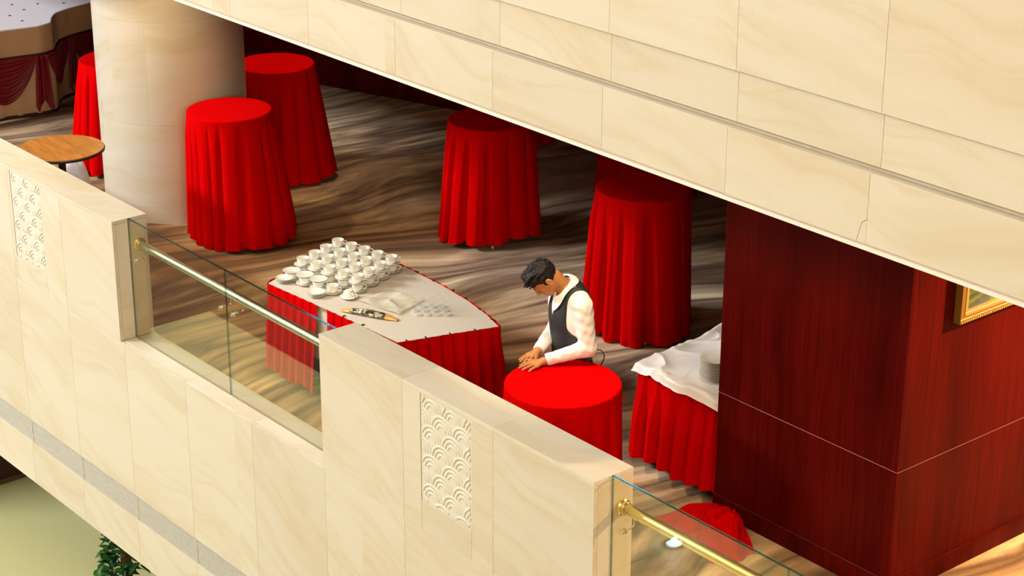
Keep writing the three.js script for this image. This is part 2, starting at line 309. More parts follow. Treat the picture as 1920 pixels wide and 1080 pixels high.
struct('window_1', boxGeo(KEY.at[0] - KEY.w / 2, KEY.at[0] + KEY.w / 2, KEY.at[1] - KEY.h / 2, KEY.at[1] + KEY.h / 2, 11.96, 11.99), panelGlow([0.55, 0.9, 1.0], 8));
struct('fill_panel_2', boxGeo(TOP.at[0] - TOP.w / 2, TOP.at[0] + TOP.w / 2, 13.915, 13.945, TOP.at[2] - TOP.h / 2, TOP.at[2] + TOP.h / 2), panelGlow([1.0, 0.95, 0.85], 1));  // unseen glowing panel added behind the overhead fill
struct('fill_panel_3', boxGeo(15.96, 15.99, FILL.at[1] - FILL.h / 2, FILL.at[1] + FILL.h / 2, FILL.at[2] - FILL.w / 2, FILL.at[2] + FILL.w / 2), panelGlow([1.0, 0.86, 0.62], 3));  // unseen glowing panel added behind the warm right fill
const groundRug = mat({ color: lin(0.05, 0.03, 0.02), roughness: 0.9 });
struct('floor_carpet_ground', mergeGeometries([boxGeo(-22, -12.75, -4.5, -4.49, -9, 12), boxGeo(-12.75, -7.0, -4.5, -4.49, 6.3, 12)]), groundRug);
// ---------------------------------------------------------------- cocktail tables and their cloths
function drapeGeo(o) {                                                    // o: R, h, flare(theta), hem(theta), seed, n, amp
  const ph = [0, 1, 2, 3, 4, 5].map((k) => hash(k, 1, o.seed) * 6.2832), nu = 300, top = 7, edge = 4, side = 44, er = 0.014, N = top + edge + side;
  const nv = Math.round(o.n * 1.2);
  const fold = (th, t) => {                                               // broad rounded ridges parted by narrow deep valleys, each of its own strength
    const w = th + 0.10 * Math.sin(2 * th + ph[0]) + 0.07 * Math.sin(3 * th + ph[1]) + 0.035 * Math.sin(5 * th + ph[2]) + 0.05 * t * Math.sin(th * 2 + ph[5]);
    const k = ((w / 6.2831853 * nv + ph[3]) % nv + nv) % nv, c = Math.floor(k), f = k - c, st = 0.25 + 0.75 * hash(c, 5, o.seed + 3), sh = 0.5 + 0.22 * (hash(c, 6, o.seed) - 0.5), wd = 0.15 + 0.10 * hash(c, 7, o.seed), d = Math.abs(f - sh) / wd;
    const valley = d < 1 ? Math.pow(Math.cos(d * Math.PI / 2), 1.6) : 0;
    return 0.30 * Math.sin(3 * th + ph[4]) + 0.18 + 0.25 * Math.cos((f - 0.5) * 6.2832) * -1 * st - 1.35 * st * valley;
  };
  return gridGeo(nu, N, (u, v) => {
    const th = u * 2 * Math.PI, j = Math.round(v * N); let r, y;
    if (j <= top) { r = (o.R - er) * j / top; y = o.h; }
    else if (j <= top + edge) { const a = (j - top) / edge * Math.PI / 2; r = o.R - er + er * Math.sin(a); y = o.h - er + er * Math.cos(a); }
    else {
      const t = (j - top - edge) / side, hem = o.hem(th) + 0.02 * Math.max(0, -fold(th, 1)); y = lerp(o.h - er, hem, t);
      const f = fold(th, t), s = smooth(0.0, 0.75, t) * 0.85 + 0.15 * t, open = Math.pow(t, 0.9);
      r = o.R + o.flare(th) * open + o.amp * 1.75 * f * (0.42 * smooth(0.0, 0.22, t) + 0.58 * t);
      r = Math.max(r, o.R - 0.003 - 0.03 * t);
      if (t > 0.93) r += 0.008 * Math.sin(th * 23 + ph[2]) * (t - 0.93) / 0.07;
    }
    return [r * Math.cos(th), y, r * Math.sin(th)];
  }, true, (u, v, p) => [p[0] * 4 + p[1] * 3, p[2] * 4 + p[1] * 2]);
}
function cocktailTable(at, h, label, bare) {
  const t = thing('cocktail_table', label, 'table', [at[0], 0, at[1]], 0, bare ? undefined : 'tables under red cloths');
  part('tabletop', lathe([[0, h - 0.028], [0.37, h - 0.028], [0.374, h - 0.024], [0.374, h - 0.008], [0.368, h - 0.004], [0, h - 0.004]], 64), bare ? blackMetal : mat({ color: lin(0.2, 0.13, 0.07), roughness: 0.6 }), t);
  part('pole', cyl(0.032, 0.032, h - 0.05, 20, 0, h / 2, 0), blackMetal, t);
  for (let k = 0; k < 4; k++) { const a = 0.62 + k * Math.PI / 2; const l = part('foot', tubeGeo([[0.03 * Math.cos(a), 0.1, 0.03 * Math.sin(a)], [0.2 * Math.cos(a), 0.06, 0.2 * Math.sin(a)], [0.36 * Math.cos(a), 0.03, 0.36 * Math.sin(a)]], 0.018, 10, 8), blackMetal, t); part('foot_glide', cyl(0.014, 0.018, 0.024, 12, 0.36 * Math.cos(a), 0.012, 0.36 * Math.sin(a)), chrome, l); }
  return t;
}
const CLOTHS = [
  // x, z, height, flare, hem, folds, amplitude, seed, label of the cloth, label of the table
  [-4.690, -2.175, 1.20, 0.078, 0.030, 14, 0.030, 3, 'bright red cloth hanging in folds over high round table in front of the stone column', 'high round table hidden by red cloth in front of the stone column'],
  [-5.930, -3.470, 1.13, 0.078, 0.030, 12, 0.026, 11, 'shaded dark red cloth over high round table behind the stone column', 'high round table hidden by red cloth behind the stone column'],
  [-3.266, -3.998, 1.10, 0.058, 0.040, 11, 0.042, 23, 'red cloth with a raised hem over high round table standing alone on open carpet', 'high round table with black foot showing below raised red hem on open carpet'],
  [-0.829, -3.585, 1.20, 0.058, 0.018, 11, 0.044, 31, 'long red cloth reaching the floor over high round table behind the waiter', 'high round table hidden by red cloth behind the waiter'],
  [-7.130, -2.420, 1.10, 0.115, 0.030, 13, 0.026, 43, 'red cloth over high round table between the column and the white buffet counter', 'high round table under red cloth between column and white buffet counter'],
  [-3.342, -6.003, 1.10, 0.120, 0.015, 12, 0.040, 51, 'dim red cloth trailing on the floor on far table behind another red table', 'far high round table under trailing red cloth behind another red table'],
  [-5.400, -5.95, 1.10, 0.080, 0.050, 12, 0.030, 63, 'very dark red cloth on far table by the back wall under the ceiling edge', 'far high round table with a foot showing by the back wall'],
  [1.270, -0.924, 1.02, 0.030, 0.030, 9, 0.022, 71, 'smooth bright red cloth on the round table the waiter leans his hands on', 'round table under the cloth the waiter leans his hands on'],
];
for (const [x, z, h, fl, hem, n, amp, seed, lc, lt] of CLOTHS) {
  const rs = (k) => hash(k, 9, seed) * 6.2832;
  const away = z < -2.1 && x < -4.5 && x > -6.5 ? 0.65 : 0, flare = (th) => fl * (1 + away * Math.cos(th + 0.88)) * (1 + 0.35 * Math.sin(th + rs(1)) + 0.25 * Math.sin(2 * th + rs(2)));
  const hemF = (th) => Math.max(0.008, hem * (1 + 0.8 * Math.sin(2 * th + rs(3)) + 0.5 * Math.sin(4 * th + rs(4))));
  cocktailTable([x, z], h - 0.002, lt);
  const c = thingMesh('tablecloth', drapeGeo({ R: 0.3785, h, flare, hem: hemF, seed, n, amp }), seed % 2 ? redCloth : redCloth2, lc, 'tablecloth', 'red cloths on round tables');
  c.position.set(x, 0, z);
}
// bare plywood table by the parapet
{
  const t = cocktailTable([-5.081, -0.717], 1.04, 'bare round wooden table with dark rim behind the parapet', true);
  const g = new THREE.CircleGeometry(0.362, 64); g.rotateX(-Math.PI / 2); const c = cyl(0.366, 0.368, 0.006, 64, 0, 1.04 - 0.002, 0); boxUV(c, 0.8, 0.2, 0.1); part('wooden_top', c, plyTop, t);
  // covered chair tucked in beside the bare table
  const ch = thing('banquet_chair', 'white covered chair back just below the bare wooden tabletop', 'chair', [-5.47, 0, -1.03], 0.69);
  const wc = mat({ color: lin(0.62, 0.58, 0.60), roughness: 0.6, side: THREE.DoubleSide });
  part('back_cover', gridGeo(48, 24, (u, v) => { const a = u * 6.2832, y = lerp(0.80, 0.02, v), top = Math.pow(smooth(-0.01, 0.1, v), 0.5), k = 0.55 + 0.45 * smooth(0, 0.4, v), w = 0.155 * k * top * (1 + 0.04 * Math.sin(a * 9) * v); return [w * Math.sign(Math.cos(a)) * Math.pow(Math.abs(Math.cos(a)), 0.7), y + 0.012 * Math.sin(a * 5) * (1 - v), 0.035 * top * (1 + 0.2 * v) * Math.sin(a)]; }, true), wc, ch);
  part('seat_cover', gridGeo(48, 12, (u, v) => { const a = u * 6.2832, y = v < 0.25 ? 0.44 : lerp(0.44, 0.02, (v - 0.25) / 0.75), r = v < 0.25 ? v * 4 : 1 + 0.05 * v + 0.03 * Math.sin(a * 10) * v; return [0.155 * r * Math.cos(a), y, 0.17 + 0.14 * r * Math.sin(a)]; }, true), wc, ch);
}

// ---------------------------------------------------------------- pleated skirting and the coffee table
function pathAt(pts) {                                                    // arclength sampling of an xz polyline
  const c = new THREE.CatmullRomCurve3(pts.map((p) => new THREE.Vector3(p[0], 0, p[1])), false, 'catmullrom', 0.15); const L = c.getLength();
  return { L, at: (s) => { const p = c.getPointAt(clamp(s / L)), t = c.getTangentAt(clamp(s / L)); return { x: p.x, z: p.z, nx: -t.z, nz: t.x }; } };
}
function skirtGeo(pts, yTop, yBot, pitch, depth, side, seed, topFlat = 0.07, flare = 0.03) {
  const P = pathAt(pts), nu = Math.max(24, Math.ceil(P.L / pitch * 14)), nv = 22;
  return gridGeo(nu, nv, (u, v) => {
    const s = u * P.L, q = P.at(s), k = s / pitch, cell = Math.floor(k), wob = (hash(cell, 3, seed) - 0.5) * 0.25, f = k - cell;
    const saw = smooth(0.0, 0.62 + wob, f) * (1 - smooth(0.80 + wob * 0.4, 0.98, f));      // knife pleat: slow rise, quick return
    const y = lerp(yTop, yBot + 0.014 * Math.sin(k * 1.7 + seed) + 0.012 * saw, v), grow = smooth(topFlat * 0.5, topFlat + 0.35, v * (yTop - yBot));
    const off = side * (0.004 + depth * (saw * (0.22 + 0.78 * grow)) + flare * v * v + 0.01 * v * Math.sin(s * 5 + seed));
    const slide = 0.018 * grow * Math.sin(k * 6.2832);
    return [q.x + q.nx * off + (-q.nz) * -slide * 0, y, q.z + q.nz * off];
  }, false, (u, v) => [u * P.L * 4, v * 3]);
}
const T1 = [[-1.911, -0.751], [-1.2, -0.80], [-0.399, -0.842], [-0.29, -1.20], [-0.172, -1.569], [-0.40, -1.64], [-0.70, -1.70], [-1.05, -1.738], [-1.45, -1.75], [-2.28, -1.70], [-2.10, -1.2]];
const T1H = 0.76;
{
  const t = thing('banquet_table', 'curved banquet table carrying the stacked cups', 'table', [0, 0, 0]);
  const inset = T1.map(([x, z]) => [lerp(-1.2, x, 0.992), lerp(-1.25, z, 0.985)]);
  part('tabletop', plateGeo(inset, T1H - 0.004, 0.03), mat({ color: lin(0.3, 0.2, 0.1), roughness: 0.7 }), t);
  for (const [x, z] of [[-1.8, -0.88], [-0.5, -0.95], [-0.4, -1.48], [-2.05, -1.6]]) part('leg', cyl(0.018, 0.018, T1H - 0.034, 12, x, (T1H - 0.034) / 2, z), blackMetal, t);
  // white cloth: top plus a short fall all round
  const c = thing('tablecloth', 'off-white linen cloth covering the table of cups and glasses', 'tablecloth');
  part('top', plateGeo(T1, T1H, 0.0035), linen, c);
  const ring = [...T1, T1[0]];
  part('fall', skirtGeo(ring.map(([x, z]) => [lerp(-1.2, x, 0.978), lerp(-1.25, z, 0.955)]), T1H - 0.003, 0.30, 0.31, 0.002, 1, 5, 0.3, 0.0), linen, c);
}
function skirt(name, label, pts, y0, y1, pitch, depth, side, seed, m = redCloth) { return thingMesh(name, skirtGeo(pts, y0, y1, pitch, depth, side, seed), m, label, 'table skirt'); }
const sideT1 = 1;
const sk1 = skirt('table_skirt', 'short length of pleated red skirting on the cup end of the table', [[-2.10, -1.2], [-1.96, -0.86], [-1.911, -0.751], [-1.6, -0.773], [-1.315, -0.793]], T1H + 0.003, 0.07, 0.092, 0.040, 1, 3);
const sk2 = skirt('table_skirt', 'long pleated red skirting around the glasses end of the table', [[-1.205, -0.80], [-0.8, -0.824], [-0.399, -0.842], [-0.29, -1.20], [-0.172, -1.569], [-0.40, -1.64], [-0.70, -1.70], [-1.05, -1.738], [-1.45, -1.75], [-2.28, -1.70], [-2.12, -1.24]], T1H + 0.003, 0.05, 0.095, 0.046, 1, 8);
{
  const clipG = mergeGeometries([boxGeo(-0.0045, 0.0045, 0, 0.006, -0.010, 0.012), boxGeo(-0.0045, 0.0045, -0.014, 0.006, 0.009, 0.012)]), clipM = mat({ color: lin(0.05, 0.02, 0.02), roughness: 0.4 });
  const C = [[-1.377, -1.75, Math.PI], [-1.158, -1.74, Math.PI], [-0.914, -1.734, 3.2], [-0.73, -1.71, 3.3], [-0.505, -1.661, 3.4], [-0.301, -1.61, 3.4], [-0.225, -1.393, 1.26], [-0.284, -1.215, 1.26], [-0.34, -1.041, 1.26], [-0.38, -0.902, 1.26], [-1.02, -0.82, 0], [-0.801, -0.832, 0]];
  for (const [x, z, a] of C) { const o = part('skirt_clip', clipG, clipM, sk2); o.position.set(x, T1H + 0.002, z); o.rotation.y = a; }
}
// second buffet table with satin cloth and plates, tucked beside the pier
{
  const H = 0.745, t = thing('banquet_table', 'buffet table under white satin beside the wood panelled pier', 'table');
  part('tabletop', plateGeo([[0.97, -1.975], [1.72, -1.975], [1.72, -3.45], [0.90, -3.45]], H - 0.016, 0.03), mat({ color: lin(0.3, 0.2, 0.1), roughness: 0.7 }), t);
  for (const [x, z] of [[1.02, -2.02], [1.66, -2.02], [0.95, -3.4], [1.66, -3.4]]) part('leg', cyl(0.018, 0.018, H - 0.042, 12, x, (H - 0.042) / 2, z), blackMetal, t);
  const P = (u, v) => { // u along x, v along -z; rumpled with a rolled edge
    const x = lerp(lerp(0.888, 0.803, v), 1.757, u), z = lerp(-1.880, -3.5, v);
    const n = (a, b, s) => vnoise(x * a + 40, z * b + 40, 4096, 4096, s) - 0.5;
    const edge = Math.min(smooth(0, 0.07, u), smooth(0, 0.045, v));
    const crease = (a, b, sd, p) => Math.pow(1 - Math.abs(2 * vnoise(a, b, 4096, 4096, sd) - 1), p);
    const flat = smooth(0.14, 0.30, Math.hypot(x - 1.415, z + 2.19));
    const ridge = 0.028 * crease(x * 2.2 + z * 2.6 + 20, z * 1.6 - x * 1.2 + 30, 5, 5) + 0.010 * crease(x * 5 + z * 3 + 9, z * 4 - x * 5 + 70, 8, 6);
    const back = smooth(-2.35, -2.75, z - 0.25 * (x - 1.2));                      // billows towards the far end
    const bill = back * (0.035 * crease(x * 3.2 + 11, z * 4.2 + x * 2 + 15, 14, 2) + 0.03 * (vnoise(x * 4 + 3, z * 5 + 8, 4096, 4096, 15)));
    const roll = (0.018 + 0.03 * back) * Math.exp(-(((u - 0.05) / 0.04) ** 2)) * (0.3 + vnoise(z * 9 + 30, 3, 4096, 4096, 12));
    const hem = 0.016 * Math.exp(-(((v - 0.03) / 0.02) ** 2)) * crease(x * 9 + 31, 5, 18, 2);
    return [x + 0.022 * n(0.1, 8, 3) * (1 - edge), H - 0.004 + (ridge + bill) * flat + roll + hem - 0.05 * (1 - Math.min(smooth(0, 0.026, u), smooth(0, 0.015, v))) + 0.016 * n(9, 9, 21) * (1 - edge), z + 0.022 * n(9, 0.1, 4) * (1 - smooth(0, 0.045, v))];
  };
  thingMesh('tablecloth', gridGeo(130, 220, P, false, (u, v) => [u * 3, v * 6]), satinWhite, 'rumpled white satin cloth lying under the stack of plates', 'tablecloth');
  skirt('table_skirt', 'pleated red skirting hanging below the rumpled white satin', [[0.85, -3.45], [0.885, -2.6], [0.925, -1.94], [0.935, -1.925], [1.0, -1.922], [1.35, -1.922], [1.762, -1.922]], H - 0.022, 0.075, 0.135, 0.066, 1, 17, redCloth2);
}
// plates
{
  const prof = []; const pg = lathe([[0, 0.004], [0.07, 0.004], [0.078, 0.007], [0.118, 0.0155], [0.1205, 0.0175], [0.118, 0.0185], [0.078, 0.0105], [0.07, 0.0075], [0, 0.0075]], 48);
  reseed(55);
  for (let k = 0; k < 13; k++) { const o = thingMesh('plate', pg, plateMat, k === 12 ? 'topmost white plate of the stack on rumpled satin' : k === 0 ? 'lowest white plate of the stack on rumpled satin' : 'white plate inside the stack on rumpled satin', 'plate', 'stacked plates on the satin cloth'); o.position.set(1.405 + (rnd() - 0.5) * 0.006, 0.744 + k * 0.0108, -2.19 + (rnd() - 0.5) * 0.006); }
}
// cloth dropped on the floor by the pier
{
  const g = gridGeo(84, 84, (u, v) => {
    const a = (u - 0.5) * 2, b = (v - 0.5) * 2, n = (f, s) => vnoise(a * f + 50, b * f + 50, 4096, 4096, s);
    const r = Math.max(Math.abs(a), Math.abs(b)), edge = smooth(1, 0.72, r);
    const m = 0.11 * Math.exp(-((a + 0.45) ** 2 * 3 + (b - 0.1) ** 2 * 2.2)) + 0.13 * Math.exp(-((a - 0.45) ** 2 * 5 + (b + 0.05) ** 2 * 4));
    const rid = Math.pow(1 - Math.abs(2 * n(3.0, 5) - 1), 1.7) * 0.11 * smooth(-0.35, 0.3, a) + Math.pow(1 - Math.abs(2 * n(6.5, 6) - 1), 2) * 0.03 * smooth(-0.3, 0.2, a) + Math.pow(1 - Math.abs(2 * n(1.8, 9) - 1), 2) * 0.03;
    const lx = a * 0.36 * (1 + 0.25 * (n(1.3, 2) - 0.5)), lz = b * 0.21 * (1 + 0.5 * (n(1.1, 3) - 0.5)) * (1 - 0.2 * a);
    return [lx, 0.004 + edge * (m * 0.8 + rid + 0.012), Math.max(lz, -0.2)];
  }, false, (u, v) => [u * 3, v * 3]);
  const o = thingMesh('fallen_cloth', g, redCloth2, 'red cloth crumpled in a heap on the floor by the pier', 'cloth'); o.position.set(2.0, 0, -1.585); o.rotation.y = -0.30;
}
// ---------------------------------------------------------------- crockery on the coffee table
{
  const sau = lathe([[0, 0.002], [0.032, 0.002], [0.034, 0.005], [0.06, 0.011], [0.0685, 0.0165], [0.0675, 0.0178], [0.059, 0.0135], [0.034, 0.008], [0, 0.007]], 36);
  const cup = lathe([[0, 0.002], [0.026, 0.002], [0.028, 0.005], [0.036, 0.012], [0.0425, 0.03], [0.046, 0.056], [0.0475, 0.060], [0.0455, 0.060], [0.041, 0.032], [0.034, 0.014], [0, 0.009]], 32);
  const hdl = new THREE.TubeGeometry(new THREE.CatmullRomCurve3([[0.043, 0.046, 0], [0.062, 0.05, 0], [0.069, 0.036, 0], [0.058, 0.02, 0], [0.039, 0.018, 0]].map((p) => new THREE.Vector3(...p))), 14, 0.0045, 6);
  let cup0, sau0; reseed(91);
  const saucer = (x, y, z, label) => { const p = [x, y, z]; if (!sau0) { sau0 = thingMesh('saucer', sau, porcelain, label, 'saucer', 'saucers in the cup stacks'); sau0.position.set(...p); return sau0; } return dup(sau0, p, 0, label); };
  const cupAt = (x, y, z, label) => { const a = 0.6 + rnd() * 0.5; if (!cup0) { cup0 = thing('cup', label, 'cup', [x, y, z], a, 'cups in the cup stacks'); part('bowl', cup, porcelain, cup0); part('handle', hdl, porcelain, cup0); return cup0; } return dup(cup0, [x, y, z], a, label); };
  const O0 = [-2.055, -1.491], dj = [(-1.508 + 2.055) / 4, (-1.604 + 1.491) / 4], di = [(-1.801 + 2.055) / 5, (-0.779 + 1.491) / 5];
  const SL = 'white saucer among the stacked coffee cups', CL = 'white coffee cup stacked on a saucer';
  for (let i = 0; i < 6; i++) for (let j = 0; j < 5; j++) {
    let kind = 'full';
    if (i === 4) kind = ['topsaucer', 'topsaucer', 'topsaucer', 'single', 'upturned'][j];
    if (i === 5) kind = ['pile', null, null, 'pile2', null][j];
    if (i === 3 && j === 0) kind = 'full';
    if (!kind) continue;
    const jx = (rnd() - 0.5) * 0.008, jz = (rnd() - 0.5) * 0.008; let x = O0[0] + dj[0] * j + di[0] * i + jx, z = O0[1] + dj[1] * j + di[1] * i + jz; const y = T1H;
    if (kind === 'pile2') { x = -1.470; z = -0.885; } if (kind === 'pile') { x = -1.856; z = -0.862; } if (kind === 'upturned') { x = -1.285; z = -1.05; }
    if (kind === 'pile' || kind === 'pile2') { for (let k = 0; k < 3; k++) saucer(x + (rnd() - 0.5) * 0.006, y + k * 0.0105, z, kind === 'pile' ? 'white saucer in the low pile at the corner of the table' : 'white saucer in the low pile before the cup stacks'); continue; }
    saucer(x, y, z, kind === 'full' || kind === 'topsaucer' ? 'white saucer at the foot of a two tier cup stack' : 'white saucer under a lone cup before the stacks');
    if (kind === 'upturned') { const c = cupAt(x, y + 0.0675, z, 'upside down white cup resting on a saucer'); c.rotation.set(Math.PI, 0, 0); continue; }
    cupAt(x, y + 0.0072, z, kind === 'single' ? 'lone white cup with nothing stacked upon it' : kind === 'topsaucer' ? 'white cup carrying only an empty saucer on top' : 'white cup in the lower tier of a stack');
    if (kind === 'single') continue;
    saucer(x, y + 0.0656, z, kind === 'topsaucer' ? 'empty white saucer lying on top of a cup' : 'white saucer between the two cups of a stack');
    if (kind === 'topsaucer') continue;
    cupAt(x, y + 0.0728, z, 'white cup in the upper tier of a stack');
  }
  // tumblers
  const tm = mat({ color: lin(0.98, 0.985, 0.985), transmission: 1, thickness: 0, ior: 1.45, roughness: 0.03, side: THREE.DoubleSide }), tb = mat({ color: lin(0.95, 0.95, 0.93), transmission: 0.55, thickness: 0.0, roughness: 0.12, clearcoat: 1 });
  const tw = lathe([[0.0245, 0.002], [0.0255, 0.005], [0.0305, 0.095], [0.0312, 0.096]], 28), tbase = lathe([[0, 0.0005], [0.0235, 0.0005], [0.0245, 0.003], [0.0245, 0.013], [0.022, 0.015], [0, 0.014]], 24), trim = new THREE.TorusGeometry(0.0308, 0.0011, 6, 28); trim.rotateX(Math.PI / 2); trim.translate(0, 0.096, 0);
  const tp = [[-0.70, -1.245], [-0.655, -1.30], [-0.61, -1.355], [-0.565, -1.41], [-0.775, -1.28], [-0.73, -1.335], [-0.685, -1.39], [-0.64, -1.445], [-0.80, -1.36], [-0.755, -1.415], [-0.71, -1.47]];
  for (const [x, z] of tp) { const o = thing('tumbler', 'clear drinking glass in the cluster on the linen cloth', 'glass', [x, T1H, z], 0, 'drinking glasses on the linen cloth'); part('wall', tw, tm, o); part('thick_base', tbase, tb, o); part('rim', trim, tb, o); }
  // crumpled clear wrapping with a fine printed lattice
  const wt = dataTex(512, 512, (u, v) => { const a = Math.abs(Math.sin((u * 0.9 + v * 0.2) * 95)), b = Math.abs(Math.sin((v - u * 0.1) * 70)), m = fbm(u * 5, v * 5, 5, 5, 120, 3); const k = smooth(0.75, 0.95, a) * smooth(0.35, 0.6, b) * smooth(0.35, 0.55, m); const c = mixc([246, 240, 226], [188, 176, 140], k); return c; });
  const wm = mat({ map: wt, roughness: 0.28, transmission: 0.35, thickness: 0, side: THREE.DoubleSide });
  const sheet = (c, sd) => gridGeo(40, 40, (u, v) => { const a = lerp(c[0][0], c[1][0], u), b = lerp(c[3][0], c[2][0], u), d = lerp(c[0][1], c[1][1], u), e = lerp(c[3][1], c[2][1], u), x = lerp(a, b, v), z = lerp(d, e, v); const n = vnoise(x * 11 + 50, z * 11 + 50, 4096, 4096, sd), r = Math.pow(1 - Math.abs(2 * vnoise(x * 7 + 90, z * 7 + 20, 4096, 4096, sd + 3) - 1), 3); return [x, T1H + 0.002 + 0.012 * n + 0.012 * r, z]; });
  thingMesh('wrapping_sheet', sheet([[-1.19, -1.06], [-1.20, -1.33], [-0.90, -1.46], [-0.78, -1.13]], 3), wm, 'crumpled clear printed wrapping sheet lying between cups and glasses', 'wrapping');
  // long packet with tan ends
  const A = new THREE.Vector2(-1.125, -0.868), B = new THREE.Vector2(-0.705, -1.07), D = B.clone().sub(A), Nn = new THREE.Vector2(-D.y, D.x).normalize();
  const pt = dataTex(512, 128, (u, v) => { const n = fbm(u * 24, v * 6, 24, 6, 131, 4), s = fbm(u * 60, v * 9, 60, 9, 137, 2), mid = smooth(0.16, 0.24, u + (n - 0.5) * 0.1) * (1 - smooth(0.76, 0.82, u + (n - 0.5) * 0.06)); let c = mixc([235, 190, 110], [214, 160, 82], n); let d = mixc([60, 48, 24], [190, 182, 150], smooth(0.38, 0.62, n)); d = mixc(d, [250, 250, 246], smooth(0.6, 0.72, s) * smooth(0.25, 0.35, u) * (1 - smooth(0.42, 0.5, u))); d = mixc(d, [30, 24, 18], smooth(0.62, 0.74, fbm(u * 14, v * 14, 14, 14, 141, 2))); return mixc(c, d, mid); });
  const pk = gridGeo(60, 24, (u, v) => { const a = v * 6.2832, c = Math.sqrt(Math.max(0.0, Math.sin(Math.PI * clamp(u * 0.94 + 0.03)))), w = 0.043 * (0.35 + 0.65 * c) * (u > 0.8 ? lerp(1, 0.75, (u - 0.8) * 5) : 1), h = 0.021 * (0.12 + 0.88 * Math.pow(c, 1.6)), cr = 1 + 0.12 * Math.sin(u * 40 + a * 2) * (1 - 0.5 * c); const x = lerp(A.x, B.x, u) + Nn.x * w * Math.cos(a) * cr, z = lerp(A.y, B.y, u) + Nn.y * w * Math.cos(a) * cr; return [x, T1H + 0.001 + h + h * Math.sin(a), z]; });
  thingMesh('food_packet', pk, mat({ map: pt, roughness: 0.3, clearcoat: 0.5, side: THREE.DoubleSide }), 'long shiny packet with tan ends lying on the linen cloth', 'packet');
}
// ---------------------------------------------------------------- glass balustrade and handrails
const GZ = -0.14;
function pane(x0, x1, label) {
  const o = thing('glass_panel', label, 'glass panel');
  part('pane', boxGeo(x0 + 0.002, x1 - 0.002, SILL + 0.004, PARA_TOP - 0.004, GZ - 0.006, GZ + 0.006), glassMat, o);
  part('top_edge', boxGeo(x0 + 0.002, x1 - 0.002, PARA_TOP - 0.004, PARA_TOP, GZ - 0.007, GZ + 0.003), glassEdge, o);
  part('top_edge_bevel', boxGeo(x0 + 0.002, x1 - 0.002, PARA_TOP - 0.006, PARA_TOP - 0.001, GZ + 0.003, GZ + 0.007), glassEdgeLight, o);
  for (const x of [x0 + 0.001, x1 - 0.003]) part('side_edge', boxGeo(x, x + 0.002, SILL + 0.004, PARA_TOP - 0.004, GZ - 0.0065, GZ + 0.0065), glassEdge, o);
  part('bottom_seal', boxGeo(x0, x1, SILL + 0.0035, SILL + 0.009, GZ - 0.008, GZ + 0.008), mat({ color: lin(0.28, 0.24, 0.14), roughness: 0.6 }), o);
  return o;
}
pane(-2.892, -1.512, 'clear glass balustrade panel beside the bare end of the long parapet'); pane(-1.510, JOINT - 0.012, 'clear glass balustrade panel before the red skirted cup table');
pane(2.602, 3.955, 'clear glass balustrade panel before the crumpled red cloth'); pane(3.957, 5.30, 'clear glass balustrade panel before the panelled pier corner');
function rail(x0, x1, clips, label, flanges, metal) {
  const y = 0.915, z = -0.222, r = 0.033, o = thing('handrail', label, 'handrail');
  const g = new THREE.CylinderGeometry(r, r, x1 - x0, 32, 1); g.rotateZ(Math.PI / 2); g.translate((x0 + x1) / 2, y, z); part('tube', g, metal, o);
  for (const [x, s] of flanges) { const f = new THREE.LatheGeometry([[0, 0], [0.05, 0], [0.052, 0.004], [0.05, 0.012], [0.04, 0.014], [0.037, 0.024], [0.041, 0.03], [0.039, 0.036], [0.034, 0.038]].map((p) => new THREE.Vector2(...p)), 32); f.rotateZ(-s * Math.PI / 2); f.translate(x, y, z); part('flange', f, brass, o); }
  for (const x of clips) {
    const b = part('bracket', tubeGeo([[x, y - r + 0.002, z], [x, y - 0.075, z], [x, y - 0.088, z + 0.012], [x, y - 0.09, GZ - 0.006]], 0.0042, 20, 8), chrome, o);
    const k = cyl(0.016, 0.016, 0.014, 24, 0, 0, 0); k.rotateX(Math.PI / 2); k.translate(x, y - 0.09, GZ + 0.013); part('knob', k, chrome, b);
    const k2 = cyl(0.019, 0.019, 0.005, 24, 0, 0, 0); k2.rotateX(Math.PI / 2); k2.translate(x, y - 0.09, GZ - 0.0085); part('washer', k2, chrome, b);
  }
  return o;
}
rail(-2.893, JOINT - 0.01, [-2.80, -1.585, -1.42], 'shiny metal handrail behind the glass before the cup table', [[-2.893, 1], [JOINT - 0.01, -1]], brassCoolGlare);
rail(2.600, 5.5, [2.70, 3.87, 4.04], 'gold brass handrail behind the glass before the wood pier', [[2.600, 1]], brass);
